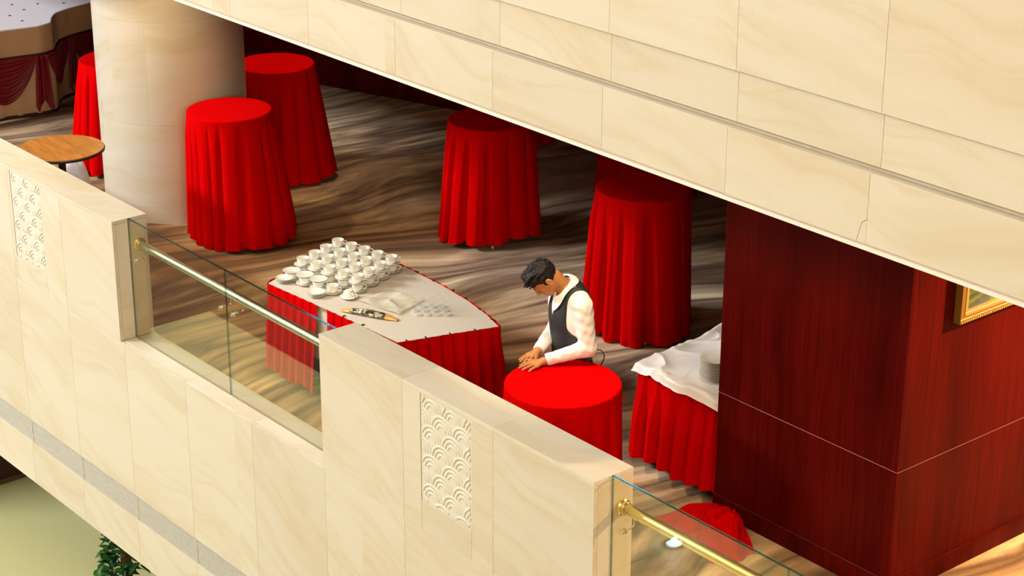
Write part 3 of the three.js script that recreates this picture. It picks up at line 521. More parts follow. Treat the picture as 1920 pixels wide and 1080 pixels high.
// ---------------------------------------------------------------- framed painting on the pier
{
  const X = 3.268, z0 = -2.238, z1 = -3.25, y0 = 1.738, y1 = 2.55, o = thing('framed_painting', 'gold framed green landscape painting on the wood pier', 'painting', [X, y0, (z0 + z1) / 2]);
  const W = z0 - z1, H = y1 - y0, gold = mat({ color: lin(0.50, 0.27, 0.05), metalness: 0.7, roughness: 0.35 }), gold2 = mat({ color: lin(0.55, 0.36, 0.11), metalness: 0.4, roughness: 0.4 });
  const frame = (inset, wd, d0, d1, m, nm) => { for (const [a0, a1, b0, b1] of [[inset, W - inset, inset, inset + wd], [inset, W - inset, H - inset - wd, H - inset], [inset, inset + wd, inset + wd, H - inset - wd], [W - inset - wd, W - inset, inset + wd, H - inset - wd]]) part(nm, boxGeo(d0, d1, b0, b1, W / 2 - a1, W / 2 - a0, 1, 0, 0, 0.002), m, o); };
  frame(0, 0.030, 0.001, 0.055, gold, 'outer_frame'); frame(0.030, 0.014, 0.001, 0.045, mat({ color: lin(0.25, 0.08, 0.02), roughness: 0.5 }), 'frame_groove'); frame(0.044, 0.022, 0.001, 0.052, gold2, 'inner_frame');
  const bead = new THREE.SphereGeometry(0.0075, 8, 6); for (let k = 0; k < 48; k++) { const b = part('bead', bead, gold2, o); b.position.set(0.056, 0.010, W / 2 - 0.012 - k * (W - 0.024) / 47); }
  const ct = dataTex(512, 512, (u, v) => { const n = fbm(u * 9 + v * 5, v * 22 - u * 6, 9, 22, 201, 4), m = fbm(u * 4, v * 4, 4, 4, 207, 3); let c = mixc([120, 128, 124], [92, 110, 40], smooth(0.35, 0.6, m + u * 0.3 - v * 0.1)); c = mixc(c, [166, 178, 30], smooth(0.5, 0.72, n) * 0.8); c = mixc(c, [70, 84, 84], smooth(0.5, 0.3, n) * 0.5); c = mixc(c, [178, 192, 200], smooth(0.55, 0.75, v)); return c; });
  const cg = new THREE.PlaneGeometry(W - 0.13, H - 0.13, 1, 1); cg.rotateY(Math.PI / 2); cg.translate(0.02, H / 2, 0); part('canvas', cg, mat({ map: ct, color: lin(0.42, 0.42, 0.42), roughness: 0.6 }), o);
}
// ---------------------------------------------------------------- large white buffet counter at the back left
{
  const o = thing('buffet_counter', 'large white topped buffet counter with cream skirt and dark red swags', 'buffet counter');
  const out = [[-9.22, -1.0], [-9.21, -1.6], [-9.20, -2.18], [-9.13, -2.60], [-9.19, -2.76], [-9.36, -2.86], [-9.52, -2.99], [-9.62, -3.2], [-9.70, -3.5], [-9.9, -4.3]], H = 1.0;
  const top = mat({ color: lin(0.62, 0.56, 0.60), roughness: 0.7 }), cream = mat({ color: lin(0.52, 0.34, 0.20), roughness: 0.8, side: THREE.DoubleSide }), drk = mat({ color: lin(0.035, 0.006, 0.008), roughness: 0.6, side: THREE.DoubleSide });
  const sm = pathAt(out), n = 60, poly = []; for (let i = 0; i <= n; i++) { const q = sm.at(sm.L * i / n); poly.push([q.x, q.z]); }
  const topP = part('counter_top', plateGeo([...poly, [-12, -4.3], [-12, -1.0]], H, 0.05, 0.012), top, o);
  const but = new THREE.SphereGeometry(0.016, 10, 6); but.scale(1, 0.35, 1); const bm = mat({ color: lin(0.03, 0.02, 0.025), roughness: 0.5 });
  for (let i = 0; i < 7; i++) for (let j = 0; j < 10; j++) { const x = -9.42 - i * 0.29 - (j % 2 ? 0.145 : 0), z = -1.1 - j * 0.24; if (x > -9.3 || (z < -2.75 && x > -9.85)) continue; const b = part('button', but, bm, topP); b.position.set(x, H + 0.002, z); }
  const band = (y0, y1, off, m, nm, wav = 0) => part(nm, gridGeo(120, 4, (u, v) => { const q = sm.at(sm.L * u); const d = (off + wav * Math.sin(u * sm.L * 30) * v); return [q.x + q.nx * d, lerp(y1, y0, v), q.z + q.nz * d]; }), m, o);
  const S = -1;
  band(0.70, 0.985, 0.004 * 1, cream, 'apron'); band(0.665, 0.705, 0.012, drk, 'dark_trim'); band(0.05, 0.67, 0.002, cream, 'skirt', 0.006); band(0.02, 0.06, 0.006, drk, 'hem_trim');
  const swag = (s0, s1, drop) => part('swag', gridGeo(40, 48, (u, v) => { const q = sm.at(lerp(s0, s1, u)), hang = Math.pow(Math.sin(Math.PI * u), 0.75), y = 0.69 - v * (0.06 + (drop - 0.06) * hang), f = Math.sin(v * 6.2832 * 5.5) * 0.018 * hang, d = (0.022 + 0.035 * hang * Math.sin(Math.PI * clamp(v * 0.9 + 0.1)) + f); return [q.x + q.nx * d, y, q.z + q.nz * d]; }), satinRed, o);
  const tail = (s, w, len) => part('jabot', gridGeo(30, 20, (u, v) => { const q = sm.at(s + (u - 0.5) * w * (0.7 + 0.5 * v)), d = (0.04 + 0.025 * Math.sin(u * 6.2832 * 2.5)); return [q.x + q.nx * d, 0.69 - v * len * (0.9 + 0.1 * Math.sin(u * 9)), q.z + q.nz * d]; }), satinRed, o);
  swag(0.80, 1.52, 0.50); swag(0.06, 0.76, 0.50); swag(1.66, 2.35, 0.45); swag(2.4, 3.1, 0.45); tail(1.575, 0.16, 0.62); tail(0.78, 0.14, 0.64); tail(2.36, 0.14, 0.6);
}
// ---------------------------------------------------------------- tree on the ground floor
{
  const o = thing('potted_tree', 'green leafy tree with brown trunk standing below the balcony', 'tree', [-5.03, -4.5, -1.0]);
  const bark = mat({ color: lin(0.12, 0.045, 0.02), roughness: 0.9 }), leafM = [lin(0.012, 0.075, 0.012), lin(0.02, 0.11, 0.015), lin(0.008, 0.05, 0.012)].map((c) => mat({ color: c, roughness: 0.4, side: THREE.DoubleSide }));
  part('pot', lathe([[0, 0], [0.2, 0], [0.25, 0.42], [0.27, 0.44], [0.24, 0.45], [0.22, 0.4], [0, 0.38]], 32), mat({ color: lin(0.3, 0.2, 0.12), roughness: 0.6 }), o);
  const tr = part('trunk', tubeGeo([[0, 0.35, 0], [0.02, 0.9, 0.01], [0, 1.4, 0], [-0.02, 1.8, 0], [-0.05, 2.3, -0.02]], 0.052, 24, 12), bark, o);
  const leafG = (() => { const g = gridGeo(6, 8, (u, v) => { const w = 0.5 * Math.sin(Math.PI * Math.pow(v, 0.8)) + 0.01, a = (u - 0.5) * 2; return [a * w * 0.45, 0.10 * Math.abs(a) * w - 0.22 * v * v, v]; }); return g; })();
  reseed(303);
  const cl = [[-0.10, 1.46, 0.10], [0.03, 1.62, 0.12], [-0.16, 1.60, 0.02], [0.16, 1.40, 0.12], [-0.05, 1.30, 0.16], [0.02, 1.50, 0.17], [0.12, 1.30, 0.05], [-0.12, 1.22, 0.12], [0.34, 1.20, 0.14], [0.05, 1.12, 0.15], [-0.18, 1.40, 0.05], [0.22, 1.48, 0.02]];
  for (const [x, y, z] of cl) {
    const tw = part('twig', tubeGeo([[0, y - 0.22, 0], [x * 0.5, y - 0.06, z * 0.5], [x, y, z]], 0.006, 8, 5), bark, o);
    for (let k = 0; k < 16; k++) { const l = part('leaf', leafG, leafM[Math.floor(rnd() * 3)], tw); const s = 0.085 + rnd() * 0.055; l.scale.setScalar(s); l.position.set(x + (rnd() - 0.5) * 0.13, y + (rnd() - 0.5) * 0.14, z + (rnd() - 0.5) * 0.13); l.rotation.set(-0.5 + rnd() * 1.2 - 0.3, rnd() * 6.28, (rnd() - 0.5) * 0.8, 'YXZ'); }
  }
}
// ---------------------------------------------------------------- warm ceiling lamps under the upper floor, some added as fill
function downlight(x, z, power, color, label, angle) {
  const o = thing('ceiling_lamp', label, 'lamp', [x, SOFFIT, z]);
  part('lamp_ring', lathe([[0.075, 0], [0.075, -0.01], [0.06, -0.012], [0.058, 0]], 32), chrome, o);
  part('lamp_disc', cyl(0.058, 0.058, 0.004, 32, 0, -0.004, 0), mat({ color: lin(0.9, 0.9, 0.9), emissive: lin(...color), emissiveIntensity: 4 }), o);
  const l = angle ? new THREE.SpotLight(lin(...color), power, 0, angle, 0.6) : new THREE.PointLight(lin(...color), power); l.position.set(0, -0.06, 0); if (angle) { l.target.position.set(0, -3, 0); o.add(l.target); } l.castShadow = true; l.shadow.radius = 3; o.add(l);
}
downlight(4.7, -4.6, 135, [1.0, 0.66, 0.34], 'small round ceiling lamp lighting the painting side of the pier');
downlight(-5.80, -3.60, 10, [1.0, 0.76, 0.45], 'small round ceiling lamp above the cloth behind the column', 0.55);
downlight(-0.9, -0.9, 4, [1.0, 0.78, 0.48], 'added fill lamp in the ceiling above the glasses on the linen cloth', 0.6);  // added to lift the linen top
downlight(1.3, -1.0, 15, [1.0, 0.80, 0.52], 'added fill lamp in the ceiling above the table the waiter leans on', 0.5);  // added so the red tabletop comes out bright
downlight(-4.75, -1.35, 9, [1.0, 0.74, 0.40], 'added fill lamp in the ceiling above the red cloth before the column', 1.05);  // added to warm the column and brighten the cloth top
downlight(1.25, -2.25, 5, [1.0, 0.86, 0.68], 'added fill lamp in the ceiling above the stacked plates', 0.42);  // added to brighten satin and plates under the slab
downlight(3.1, -0.85, 15, [1.0, 0.78, 0.48], 'added fill lamp in the ceiling above the carpet by the pier corner', 0.42);  // added narrow spot that brightens the carpet here
// lamp let into the ground floor, seen mirrored in the glass
{ const o = thing('floor_lamp', 'round cool white lamp set into the ground floor', 'lamp', [-3.77, -4.5, 6.73]); part('lamp_ring', lathe([[0.11, 0], [0.11, 0.012], [0.085, 0.014], [0.084, 0]], 32), chrome, o); part('lamp_disc', cyl(0.085, 0.085, 0.008, 32, 0, 0.006, 0), mat({ color: lin(0.8, 0.8, 0.8), emissive: lin(0.45, 0.9, 1.0), emissiveIntensity: 9 }), o); const l = new THREE.PointLight(lin(0.6, 0.9, 1.0), 1.5); l.position.set(0, 0.06, 0); l.castShadow = true; o.add(l); }
// ---------------------------------------------------------------- the waiter
// surface of a distance field by surface nets (welded, smooth)
function isoSurface(sdf, lo, hi, cell) {
  const n = [0, 1, 2].map((k) => Math.ceil((hi[k] - lo[k]) / cell) + 1), [nx, ny, nz] = n, F = new Float32Array(nx * ny * nz), id = (i, j, k) => i + nx * (j + ny * k);
  for (let k = 0; k < nz; k++) for (let j = 0; j < ny; j++) for (let i = 0; i < nx; i++) F[id(i, j, k)] = sdf(lo[0] + i * cell, lo[1] + j * cell, lo[2] + k * cell);
  const V = new Int32Array(nx * ny * nz).fill(-1), pos = [], idx = [], off = [[0, 0, 0], [1, 0, 0], [0, 1, 0], [1, 1, 0], [0, 0, 1], [1, 0, 1], [0, 1, 1], [1, 1, 1]], E = [[0, 1], [2, 3], [4, 5], [6, 7], [0, 2], [1, 3], [4, 6], [5, 7], [0, 4], [1, 5], [2, 6], [3, 7]];
  for (let k = 0; k < nz - 1; k++) for (let j = 0; j < ny - 1; j++) for (let i = 0; i < nx - 1; i++) {
    const f = off.map((o) => F[id(i + o[0], j + o[1], k + o[2])]); let neg = 0; for (const v of f) if (v < 0) neg++; if (!neg || neg === 8) continue;
    let x = 0, y = 0, z = 0, c = 0;
    for (const [a, b] of E) if ((f[a] < 0) !== (f[b] < 0)) { const t = f[a] / (f[a] - f[b]); x += lerp(off[a][0], off[b][0], t); y += lerp(off[a][1], off[b][1], t); z += lerp(off[a][2], off[b][2], t); c++; }
    V[id(i, j, k)] = pos.length / 3; pos.push(lo[0] + (i + x / c) * cell, lo[1] + (j + y / c) * cell, lo[2] + (k + z / c) * cell);
  }
  const quad = (a, b, c, d, flip) => { if (a < 0 || b < 0 || c < 0 || d < 0) return; if (flip) idx.push(a, c, b, a, d, c); else idx.push(a, b, c, a, c, d); };
  for (let k = 1; k < nz - 1; k++) for (let j = 1; j < ny - 1; j++) for (let i = 1; i < nx - 1; i++) {
    const s = F[id(i, j, k)] < 0;
    if (s !== (F[id(i + 1, j, k)] < 0)) quad(V[id(i, j - 1, k - 1)], V[id(i, j, k - 1)], V[id(i, j, k)], V[id(i, j - 1, k)], !s);
    if (s !== (F[id(i, j + 1, k)] < 0)) quad(V[id(i - 1, j, k - 1)], V[id(i - 1, j, k)], V[id(i, j, k)], V[id(i, j, k - 1)], !s);
    if (s !== (F[id(i, j, k + 1)] < 0)) quad(V[id(i - 1, j - 1, k)], V[id(i, j - 1, k)], V[id(i, j, k)], V[id(i - 1, j, k)], !s);
  }
  const g = new THREE.BufferGeometry(); g.setAttribute('position', new THREE.Float32BufferAttribute(pos, 3)); g.setIndex(idx); g.computeVertexNormals();
  g.setAttribute('uv', new THREE.Float32BufferAttribute(new Float32Array(pos.length / 3 * 2), 2)); return g;
}
const smin = (a, b, k) => { const h = clamp(0.5 + 0.5 * (b - a) / k); return lerp(b, a, h) - k * h * (1 - h); };
const smax = (a, b, k) => -smin(-a, -b, k);
function cap(ax, ay, az, bx, by, bz, r0, r1) { const dx = bx - ax, dy = by - ay, dz = bz - az, q = dx * dx + dy * dy + dz * dz; return (x, y, z) => { const t = clamp(((x - ax) * dx + (y - ay) * dy + (z - az) * dz) / q), ex = x - ax - dx * t, ey = y - ay - dy * t, ez = z - az - dz * t; return Math.sqrt(ex * ex + ey * ey + ez * ez) - lerp(r0, r1, t); }; }
function ell(cx, cy, cz, rx, ry, rz) { const m = Math.min(rx, ry, rz); return (x, y, z) => { const a = (x - cx) / rx, b = (y - cy) / ry, c = (z - cz) / rz, k = Math.sqrt(a * a + b * b + c * c), g = Math.sqrt((a / rx) ** 2 + (b / ry) ** 2 + (c / rz) ** 2); return k < 1e-6 ? -m : k * (k - 1) / g; }; }
const chain = (fs, k) => (x, y, z) => { let d = fs[0](x, y, z); for (let i = 1; i < fs.length; i++) d = smin(d, fs[i](x, y, z), k); return d; };

const PERSON = { at: [0.92, 0, -1.33], turn: Math.atan2(-0.35, 0.937) };
const who = thing('person', 'waiter with short black hair in white shirt and black waistcoat leaning over the red table', 'person', PERSON.at, PERSON.turn);
// local axes: x to his left, y up, z the way he faces
const skin = mat({ color: lin(0.44, 0.18, 0.058), roughness: 0.5 }), shirtM = mat({ color: lin(0.80, 0.78, 0.75), roughness: 0.75 }), vestM = mat({ color: lin(0.012, 0.012, 0.018), roughness: 0.6 }), hairM = mat({ color: lin(0.008, 0.006, 0.005), roughness: 0.6, specularIntensity: 0.5 }), trouserM = mat({ color: lin(0.012, 0.012, 0.014), roughness: 0.75 });
const SH = [0.185, 1.405, 0.02], EL = [0.235, 1.125, 0.0], WR = [0.182, 1.058, 0.265], ER = [-0.205, 1.12, 0.05], WRr = [0.018, 1.058, 0.262];
// head frame: bowed forward
const HB = 0.98, HC = [0, 1.548, 0.222], ch = Math.cos(HB), sh = Math.sin(HB);
const toHead = (x, y, z) => { const dy = y - HC[1], dz = z - HC[2]; return [x - HC[0], ch * dy + sh * dz, -sh * dy + ch * dz]; };
const fromHead = (x, y, z) => [x + HC[0], HC[1] + ch * y - sh * z, HC[2] + sh * y + ch * z];
const nodeBase = fromHead(0, -0.05, -0.045);
const torso = (inf) => { const a = ell(0, 1.27, 0.045, 0.185 + inf, 0.25 + inf, 0.112 + inf), b = ell(0, 1.0, 0.02, 0.168 + inf, 0.20 + inf, 0.112 + inf), c = cap(-0.135, 1.425, 0.02, 0.135, 1.425, 0.02, 0.058 + inf, 0.058 + inf), d = cap(0, 1.40, 0.03, nodeBase[0], nodeBase[1], nodeBase[2], 0.060 + inf, 0.052 + inf * 0.2); const f = chain([a, b], 0.08); return (x, y, z) => smin(smin(f(x, y, z), c(x, y, z), 0.07), d(x, y, z), 0.03); };
const arms = (inf) => [
  cap(...SH, ...EL, 0.052 + inf, 0.041 + inf), cap(...EL, ...WR, 0.040 + inf, 0.027 + inf * 0.8),
  cap(-SH[0], SH[1], SH[2], ...ER, 0.052 + inf, 0.041 + inf), cap(...ER, ...WRr, 0.040 + inf, 0.027 + inf * 0.8)];
const legs = (inf) => { const o = []; for (const s of [-1, 1]) o.push(cap(s * 0.09, 0.92, 0.01, s * 0.10, 0.50, 0.03, 0.088 + inf, 0.058 + inf), cap(s * 0.10, 0.50, 0.03, s * 0.105, 0.09, -0.02, 0.057 + inf, 0.040 + inf)); return o; };
const neckF = cap(0, 1.42, 0.035, nodeBase[0], nodeBase[1], nodeBase[2], 0.055, 0.052);
// body
const bodyGeos = [];
{
  const t = torso(-0.006), a = chain(arms(-0.006), 0.02), l = chain([...legs(-0.004), cap(-0.105, 0.05, -0.03, -0.115, 0.04, 0.12, 0.036, 0.03), cap(0.105, 0.05, -0.03, 0.115, 0.04, 0.12, 0.036, 0.03)], 0.05);
  bodyGeos.push(isoSurface((x, y, z) => smin(smin(t(x, y, z), a(x, y, z), 0.03), l(x, y, z), 0.05), [-0.32, -0.01, -0.2], [0.34, 1.56, 0.34], 0.012));
}
// head and neck, fine grid
{
  const H = [ell(0, 0.034, -0.014, 0.0745, 0.088, 0.096), ell(0, -0.030, 0.026, 0.060, 0.078, 0.064), ell(0, -0.083, 0.050, 0.034, 0.028, 0.032)];
  const cheek = [ell(0.036, -0.022, 0.058, 0.026, 0.024, 0.022), ell(-0.036, -0.022, 0.058, 0.026, 0.024, 0.022)], brow = cap(-0.036, 0.026, 0.074, 0.036, 0.026, 0.074, 0.012, 0.012);
  const nose = chain([cap(0, 0.016, 0.086, 0, -0.022, 0.103, 0.0075, 0.0115), ell(0.011, -0.026, 0.092, 0.0085, 0.007, 0.009), ell(-0.011, -0.026, 0.092, 0.0085, 0.007, 0.009)], 0.008);
  const lipU = cap(-0.018, -0.053, 0.079, 0.018, -0.053, 0.079, 0.0055, 0.0055), lipL = cap(-0.015, -0.064, 0.077, 0.015, -0.064, 0.077, 0.0065, 0.0065);
  const eyes = [ell(0.031, 0.006, 0.078, 0.017, 0.011, 0.014), ell(-0.031, 0.006, 0.078, 0.017, 0.011, 0.014)], lids = [ell(0.031, 0.004, 0.069, 0.0135, 0.0125, 0.0125), ell(-0.031, 0.004, 0.069, 0.0135, 0.0125, 0.0125)];
  const ears = [-1, 1].map((s) => chain([ell(s * 0.078, -0.004, -0.012, 0.008, 0.031, 0.020), ell(s * 0.077, -0.028, -0.005, 0.008, 0.012, 0.011)], 0.006)), cavity = [-1, 1].map((s) => ell(s * 0.0875, -0.002, -0.009, 0.006, 0.018, 0.010));
  const sdf = (X, Y, Z) => {
    const [x, y, z] = toHead(X, Y, Z); let d = smin(H[0](x, y, z), H[1](x, y, z), 0.03); d = smin(d, H[2](x, y, z), 0.022); for (const c of cheek) d = smin(d, c(x, y, z), 0.02); d = smin(d, brow(x, y, z), 0.012);
    for (const e of eyes) d = smax(d, -e(x, y, z), 0.01); for (const e of lids) d = smin(d, e(x, y, z), 0.003); d = smin(d, nose(x, y, z), 0.010); d = smin(d, Math.min(lipU(x, y, z), lipL(x, y, z)), 0.004);
    for (let i = 0; i < 2; i++) { let e = ears[i](x, y, z); e = smax(e, -cavity[i](x, y, z), 0.004); d = smin(d, e, 0.005); }
    return smin(d, neckF(X, Y, Z), 0.025);
  };
  bodyGeos.push(isoSurface(sdf, [-0.1, 1.36, -0.04], [0.1, 1.71, 0.38], 0.0034));
}
// hands: palm and five fingers, laid on the cloth
function handGeo(wr, kn, tips, bend, thumb, lo, hi) {
  const fs = [], W = new THREE.Vector3(...wr);
  const palm = kn.map((k) => cap(lerp(wr[0], k[0], 0.12), lerp(wr[1], k[1], 0.12), lerp(wr[2], k[2], 0.12), ...k, 0.0155, 0.0115));
  const P = chain(palm, 0.014), fingers = kn.map((k, i) => { const t = tips[i], m1 = [lerp(k[0], t[0], 0.42), lerp(k[1], t[1], 0.42) + bend, lerp(k[2], t[2], 0.42)], m2 = [lerp(k[0], t[0], 0.74), lerp(k[1], t[1], 0.74) + bend * 0.8, lerp(k[2], t[2], 0.74)]; return chain([cap(...k, ...m1, 0.0098, 0.0088), cap(...m1, ...m2, 0.0088, 0.0080), cap(...m2, ...t, 0.0080, 0.0068)], 0.003); });
  const th = chain([cap(...thumb[0], ...thumb[1], 0.0145, 0.0105), cap(...thumb[1], ...thumb[2], 0.0105, 0.0092), cap(...thumb[2], ...thumb[3], 0.0092, 0.0076)], 0.004), wristC = cap(...thumb[4], ...wr, 0.024, 0.0235);
  return isoSurface((x, y, z) => { let d = smin(P(x, y, z), wristC(x, y, z), 0.02); d = smin(d, th(x, y, z), 0.010); let f = 1; for (const g of fingers) f = Math.min(f, g(x, y, z)); return smin(d, f, 0.006); }, lo, hi, 0.0032);
}
const TY = 1.0295;
bodyGeos.push(handGeo([0.184, 1.053, 0.285], [[0.160, 1.047, 0.352], [0.184, 1.050, 0.362], [0.207, 1.048, 0.358], [0.228, 1.043, 0.346]], [[0.150, TY, 0.438], [0.186, TY, 0.456], [0.222, TY, 0.446], [0.256, TY, 0.412]], 0.004, [[0.165, 1.046, 0.300], [0.138, 1.042, 0.330], [0.118, 1.040, 0.356], [0.100, 1.038, 0.374], [0.181, 1.060, 0.235]], [0.06, 1.0, 0.20], [0.30, 1.10, 0.49]));
bodyGeos.push(handGeo([0.030, 1.053, 0.278], [[0.078, 1.046, 0.326], [0.062, 1.049, 0.338], [0.044, 1.047, 0.344], [0.026, 1.042, 0.344]], [[0.146, TY, 0.384], [0.128, TY, 0.408], [0.100, TY, 0.418], [0.068, TY, 0.414]], 0.003, [[0.046, 1.046, 0.288], [0.080, 1.042, 0.300], [0.106, 1.038, 0.312], [0.126, 1.034, 0.326], [0.008, 1.060, 0.240]], [-0.04, 1.0, 0.20], [0.20, 1.10, 0.46]));
part('body', mergeGeometries(bodyGeos), skin, who);
// shirt: torso, sleeves with wrinkles, stand collar
{
  const t = torso(0.004), A = arms(0.015), a = chain(A, 0.022);
  const cuffs = [cap(lerp(EL[0], WR[0], 0.90), lerp(EL[1], WR[1], 0.90), lerp(EL[2], WR[2], 0.90), ...WR, 0.037, 0.036), cap(lerp(ER[0], WRr[0], 0.90), lerp(ER[1], WRr[1], 0.90), lerp(ER[2], WRr[2], 0.90), ...WRr, 0.037, 0.036)];
  const endL = new THREE.Vector3(...WR).sub(new THREE.Vector3(...EL)).normalize(), endR = new THREE.Vector3(...WRr).sub(new THREE.Vector3(...ER)).normalize();
  const wr = (x, y, z) => 0.0022 * (Math.sin(y * 95 + Math.sin(z * 40 + x * 30) * 1.6 + x * 25) * 0.6 + Math.sin(z * 120 + y * 60 + x * 33) * 0.4);
  const sdf = (x, y, z) => {
    let arm = a(x, y, z) - wr(x, y, z); arm = smin(arm, Math.min(cuffs[0](x, y, z), cuffs[1](x, y, z)), 0.006);
    if (x > 0.05) arm = Math.max(arm, (x - WR[0]) * endL.x + (y - WR[1]) * endL.y + (z - WR[2]) * endL.z - 0.004); else arm = Math.max(arm, (x - WRr[0]) * endR.x + (y - WRr[1]) * endR.y + (z - WRr[2]) * endR.z - 0.004);
    let tr = t(x, y, z); tr = Math.max(tr, (y - 1.42) * 0.75 + (z - 0.035) * 0.66 - 0.072);             // stops at the neck
    tr = Math.max(tr, 0.88 - y);
    let d = smin(arm, tr, 0.025);
    const v = Math.max(Math.abs(x) - 0.026 * clamp((y - 1.36) / 0.08), 1.36 - y); if (z > 0.06) d = Math.max(d, -Math.max(v, 0.075 - z - 0.0)); // open neck
    return d;
  };
  part('shirt', isoSurface(sdf, [-0.33, 0.86, -0.2], [0.34, 1.54, 0.34], 0.0062), shirtM, who);
  // collar leaves: folded band around the neck
  const coatA = torso(0.013), coat = (x, y, z) => coatA(x, y, z);
  const A0 = [0, 0.75, 0.66], F0 = [0, -0.66, 0.75], c0 = [0, 1.42 + 0.75 * 0.066, 0.035 + 0.66 * 0.066];
  const col = part('collar', gridGeo(48, 10, (u, v) => {
    const a = lerp(-2.75, 2.75, u), sn = Math.sin(a), cs = -Math.cos(a), fr = smooth(0.60, 1, Math.abs(u - 0.5) * 2);
    const drop = -0.020 * (1 + cs) / 2, rise = 0.036 * (1 - 0.25 * fr), t = v < 0.4 ? v / 0.4 : 1, f = v < 0.4 ? 0 : (v - 0.4) / 0.6, len = 0.046 + 0.042 * fr;
    const al = drop + rise * t - f * len, o = 0.068 + 0.004 * Math.sin(Math.min(1, v / 0.5) * Math.PI) + f * (0.030 + 0.004 * fr), ff = cs * o + fr * f * 0.02;
    const q = [sn * o, c0[1] + A0[1] * al + F0[1] * ff, c0[2] + A0[2] * al + F0[2] * ff], gap = v < 0.45 ? 0.004 : 0.010;
    for (let it = 0; it < 5; it++) { const d = coat(...q), e = 0.002; if (d > gap) break; const g = [coat(q[0] + e, q[1], q[2]) - d, coat(q[0], q[1] + e, q[2]) - d, coat(q[0], q[1], q[2] + e) - d], L = Math.hypot(...g) || 1; for (let m = 0; m < 3; m++) q[m] += g[m] / L * (gap - d); }
    return q;
  }), mat({ color: lin(0.82, 0.80, 0.77), roughness: 0.7, side: THREE.DoubleSide }), who);
}
// waistcoat with V neck, trousers, belt string, shoes
{
  const t = torso(0.013), ti = torso(0.0055);
  const sdf = (x, y, z) => {
    let d = t(x, y, z);
    d = smax(d, 0.955 + 0.035 * smooth(0.05, 0, Math.abs(x)) * 0 - y, 0.006);
    d = smax(d, Math.abs(x) - 0.150 + 0.015 * smooth(1.2, 1.45, y) - 0.05 * smooth(1.26, 1.14, y), 0.008);   // armholes
    if (z > 0.03) d = smax(d, -(Math.abs(x) * 1.0 - (y - 1.275) * 0.46), 0.004);   // V neck
    const nx = x, nz = z - 0.075; d = smax(d, Math.min(0.080 - Math.hypot(nx, nz * 0.9), y - 1.39), 0.006);   // neck hole
    return d;
  };
  const v = part('waistcoat', isoSurface(sdf, [-0.23, 0.93, -0.14], [0.23, 1.56, 0.22], 0.005), vestM, who);
  for (let k = 0; k < 4; k++) { const b = new THREE.SphereGeometry(0.0065, 10, 8); const y = 1.25 - k * 0.065; b.scale(1, 1, 0.5); b.translate(0.006, y, 0.045 + 0.112 * Math.sqrt(Math.max(0, 1 - ((y - 1.27) / 0.25) ** 2)) + 0.016); part('button', b, blackMetal, v); }
  part('trousers', isoSurface((() => { const l = chain(legs(0.010), 0.05), b = ell(0, 0.97, 0.015, 0.172, 0.14, 0.118); return (x, y, z) => Math.max(smin(l(x, y, z), b(x, y, z), 0.04), Math.max(0.07 - y, y - 1.0)); })(), [-0.24, 0.05, -0.16], [0.24, 1.04, 0.18], 0.01), trouserM, who);
  part('apron_string', tubeGeo([[0.07, 1.03, -0.115], [0.10, 1.03, -0.150], [0.115, 0.99, -0.165], [0.10, 0.93, -0.150], [0.09, 0.90, -0.13]], 0.004, 20, 6), trouserM, who);
  for (const s of [-1, 1]) part('shoe', isoSurface((() => { const a = chain([ell(s * 0.105, 0.05, -0.02, 0.045, 0.05, 0.06), ell(s * 0.115, 0.035, 0.09, 0.048, 0.036, 0.09)], 0.03); return (x, y, z) => Math.max(a(x, y, z), 0.003 - y); })(), [s * 0.11 - 0.08, -0.005, -0.12], [s * 0.11 + 0.08, 0.13, 0.22], 0.008), blackMetal, who);
}
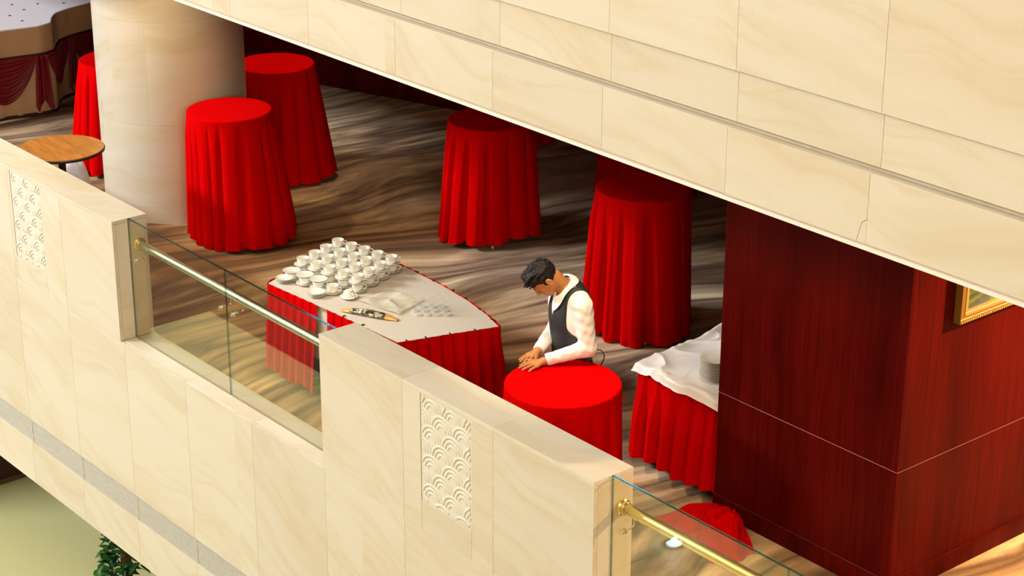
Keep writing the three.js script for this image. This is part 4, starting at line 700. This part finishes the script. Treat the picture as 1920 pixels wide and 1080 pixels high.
// hair: cap over the skull with a ragged fringe, brows and lashes
{
  const skull = ell(0, 0.038, -0.018, 0.0795, 0.095, 0.1045);
  reseed(404); const tufts = [];
  for (let k = 0; k < 70; k++) { const a = rnd() * 6.2832, e = 0.15 + rnd() * 1.25, ce = Math.cos(e), p = [0.080 * ce * Math.sin(a), 0.038 + 0.096 * Math.sin(e), -0.018 + 0.104 * ce * Math.cos(a)]; if (p[1] < 0.045) continue; const q = [p[0] * 1.12 + (rnd() - 0.5) * 0.012, p[1] + 0.006 + rnd() * 0.012, p[2] + 0.026 + rnd() * 0.012]; tufts.push(cap(...p, ...q, 0.010, 0.003)); }
  for (let k = 0; k < 13; k++) { const x = -0.062 + k * 0.0103, z = 0.075 - 0.35 * x * x / 0.062 * 1.0; tufts.push(cap(x, 0.085, z * 0.72, x * 1.03 + (rnd() - 0.5) * 0.012, 0.044 + rnd() * 0.014, z + 0.010 + rnd() * 0.006, 0.012, 0.003)); }
  for (let k = 0; k < 9; k++) { const x = -0.05 + k * 0.0125; tufts.push(cap(x, 0.118, 0.03, x * 1.1, 0.122 + rnd() * 0.008, 0.062 + rnd() * 0.01, 0.014, 0.004)); }
  const T = chain(tufts, 0.006);
  const sdf = (X, Y, Z) => {
    const [x, y, z] = toHead(X, Y, Z), n = 0.0016 * Math.sin(x * 210 + z * 60 + y * 90) + 0.001 * Math.sin(z * 330 + x * 90);
    let d = skull(x, y, z) - n - 0.004 * smooth(0.05, 0.1, y);
    const line = z > 0.045 ? 0.054 + 0.004 * Math.sin(x * 190) : z > 0.0 ? lerp(0.008, 0.054, z / 0.045) : lerp(-0.058, 0.008, clamp((z + 0.055) / 0.055));   // hairline
    d = smax(d, line - y, 0.006); d = smin(d, T(x, y, z), 0.006);
    const side = smax(ell(0, 0.01, 0.012, 0.0785, 0.04, 0.018)(x, y, z), 0.03 - Math.abs(x), 0.004); return smin(d, side, 0.006);
  };
  part('hair', isoSurface(sdf, [-0.12, 1.42, 0.02], [0.12, 1.74, 0.42], 0.0036), hairM, who);
  for (const s of [-1, 1]) {
    part('eyebrow', tubeGeo([[s * 0.014, 0.030, 0.0885], [s * 0.030, 0.036, 0.084], [s * 0.048, 0.030, 0.070]].map((p) => fromHead(...p)), 0.0032, 12, 6), hairM, who);
    part('eyelash', tubeGeo([[s * 0.019, -0.003, 0.0805], [s * 0.031, -0.006, 0.0815], [s * 0.043, -0.003, 0.0755]].map((p) => fromHead(...p)), 0.0018, 12, 6), hairM, who);
  }
  part('lips', mergeGeometries([tubeGeo([[-0.019, -0.056, 0.077], [0, -0.0535, 0.0862], [0.019, -0.056, 0.077]].map((p) => fromHead(...p)), 0.0034, 12, 6), tubeGeo([[-0.016, -0.061, 0.077], [0, -0.0640, 0.0845], [0.016, -0.061, 0.077]].map((p) => fromHead(...p)), 0.0040, 12, 6)]), mat({ color: lin(0.38, 0.10, 0.06), roughness: 0.45 }), who);
}
renderer.render(scene, camera);
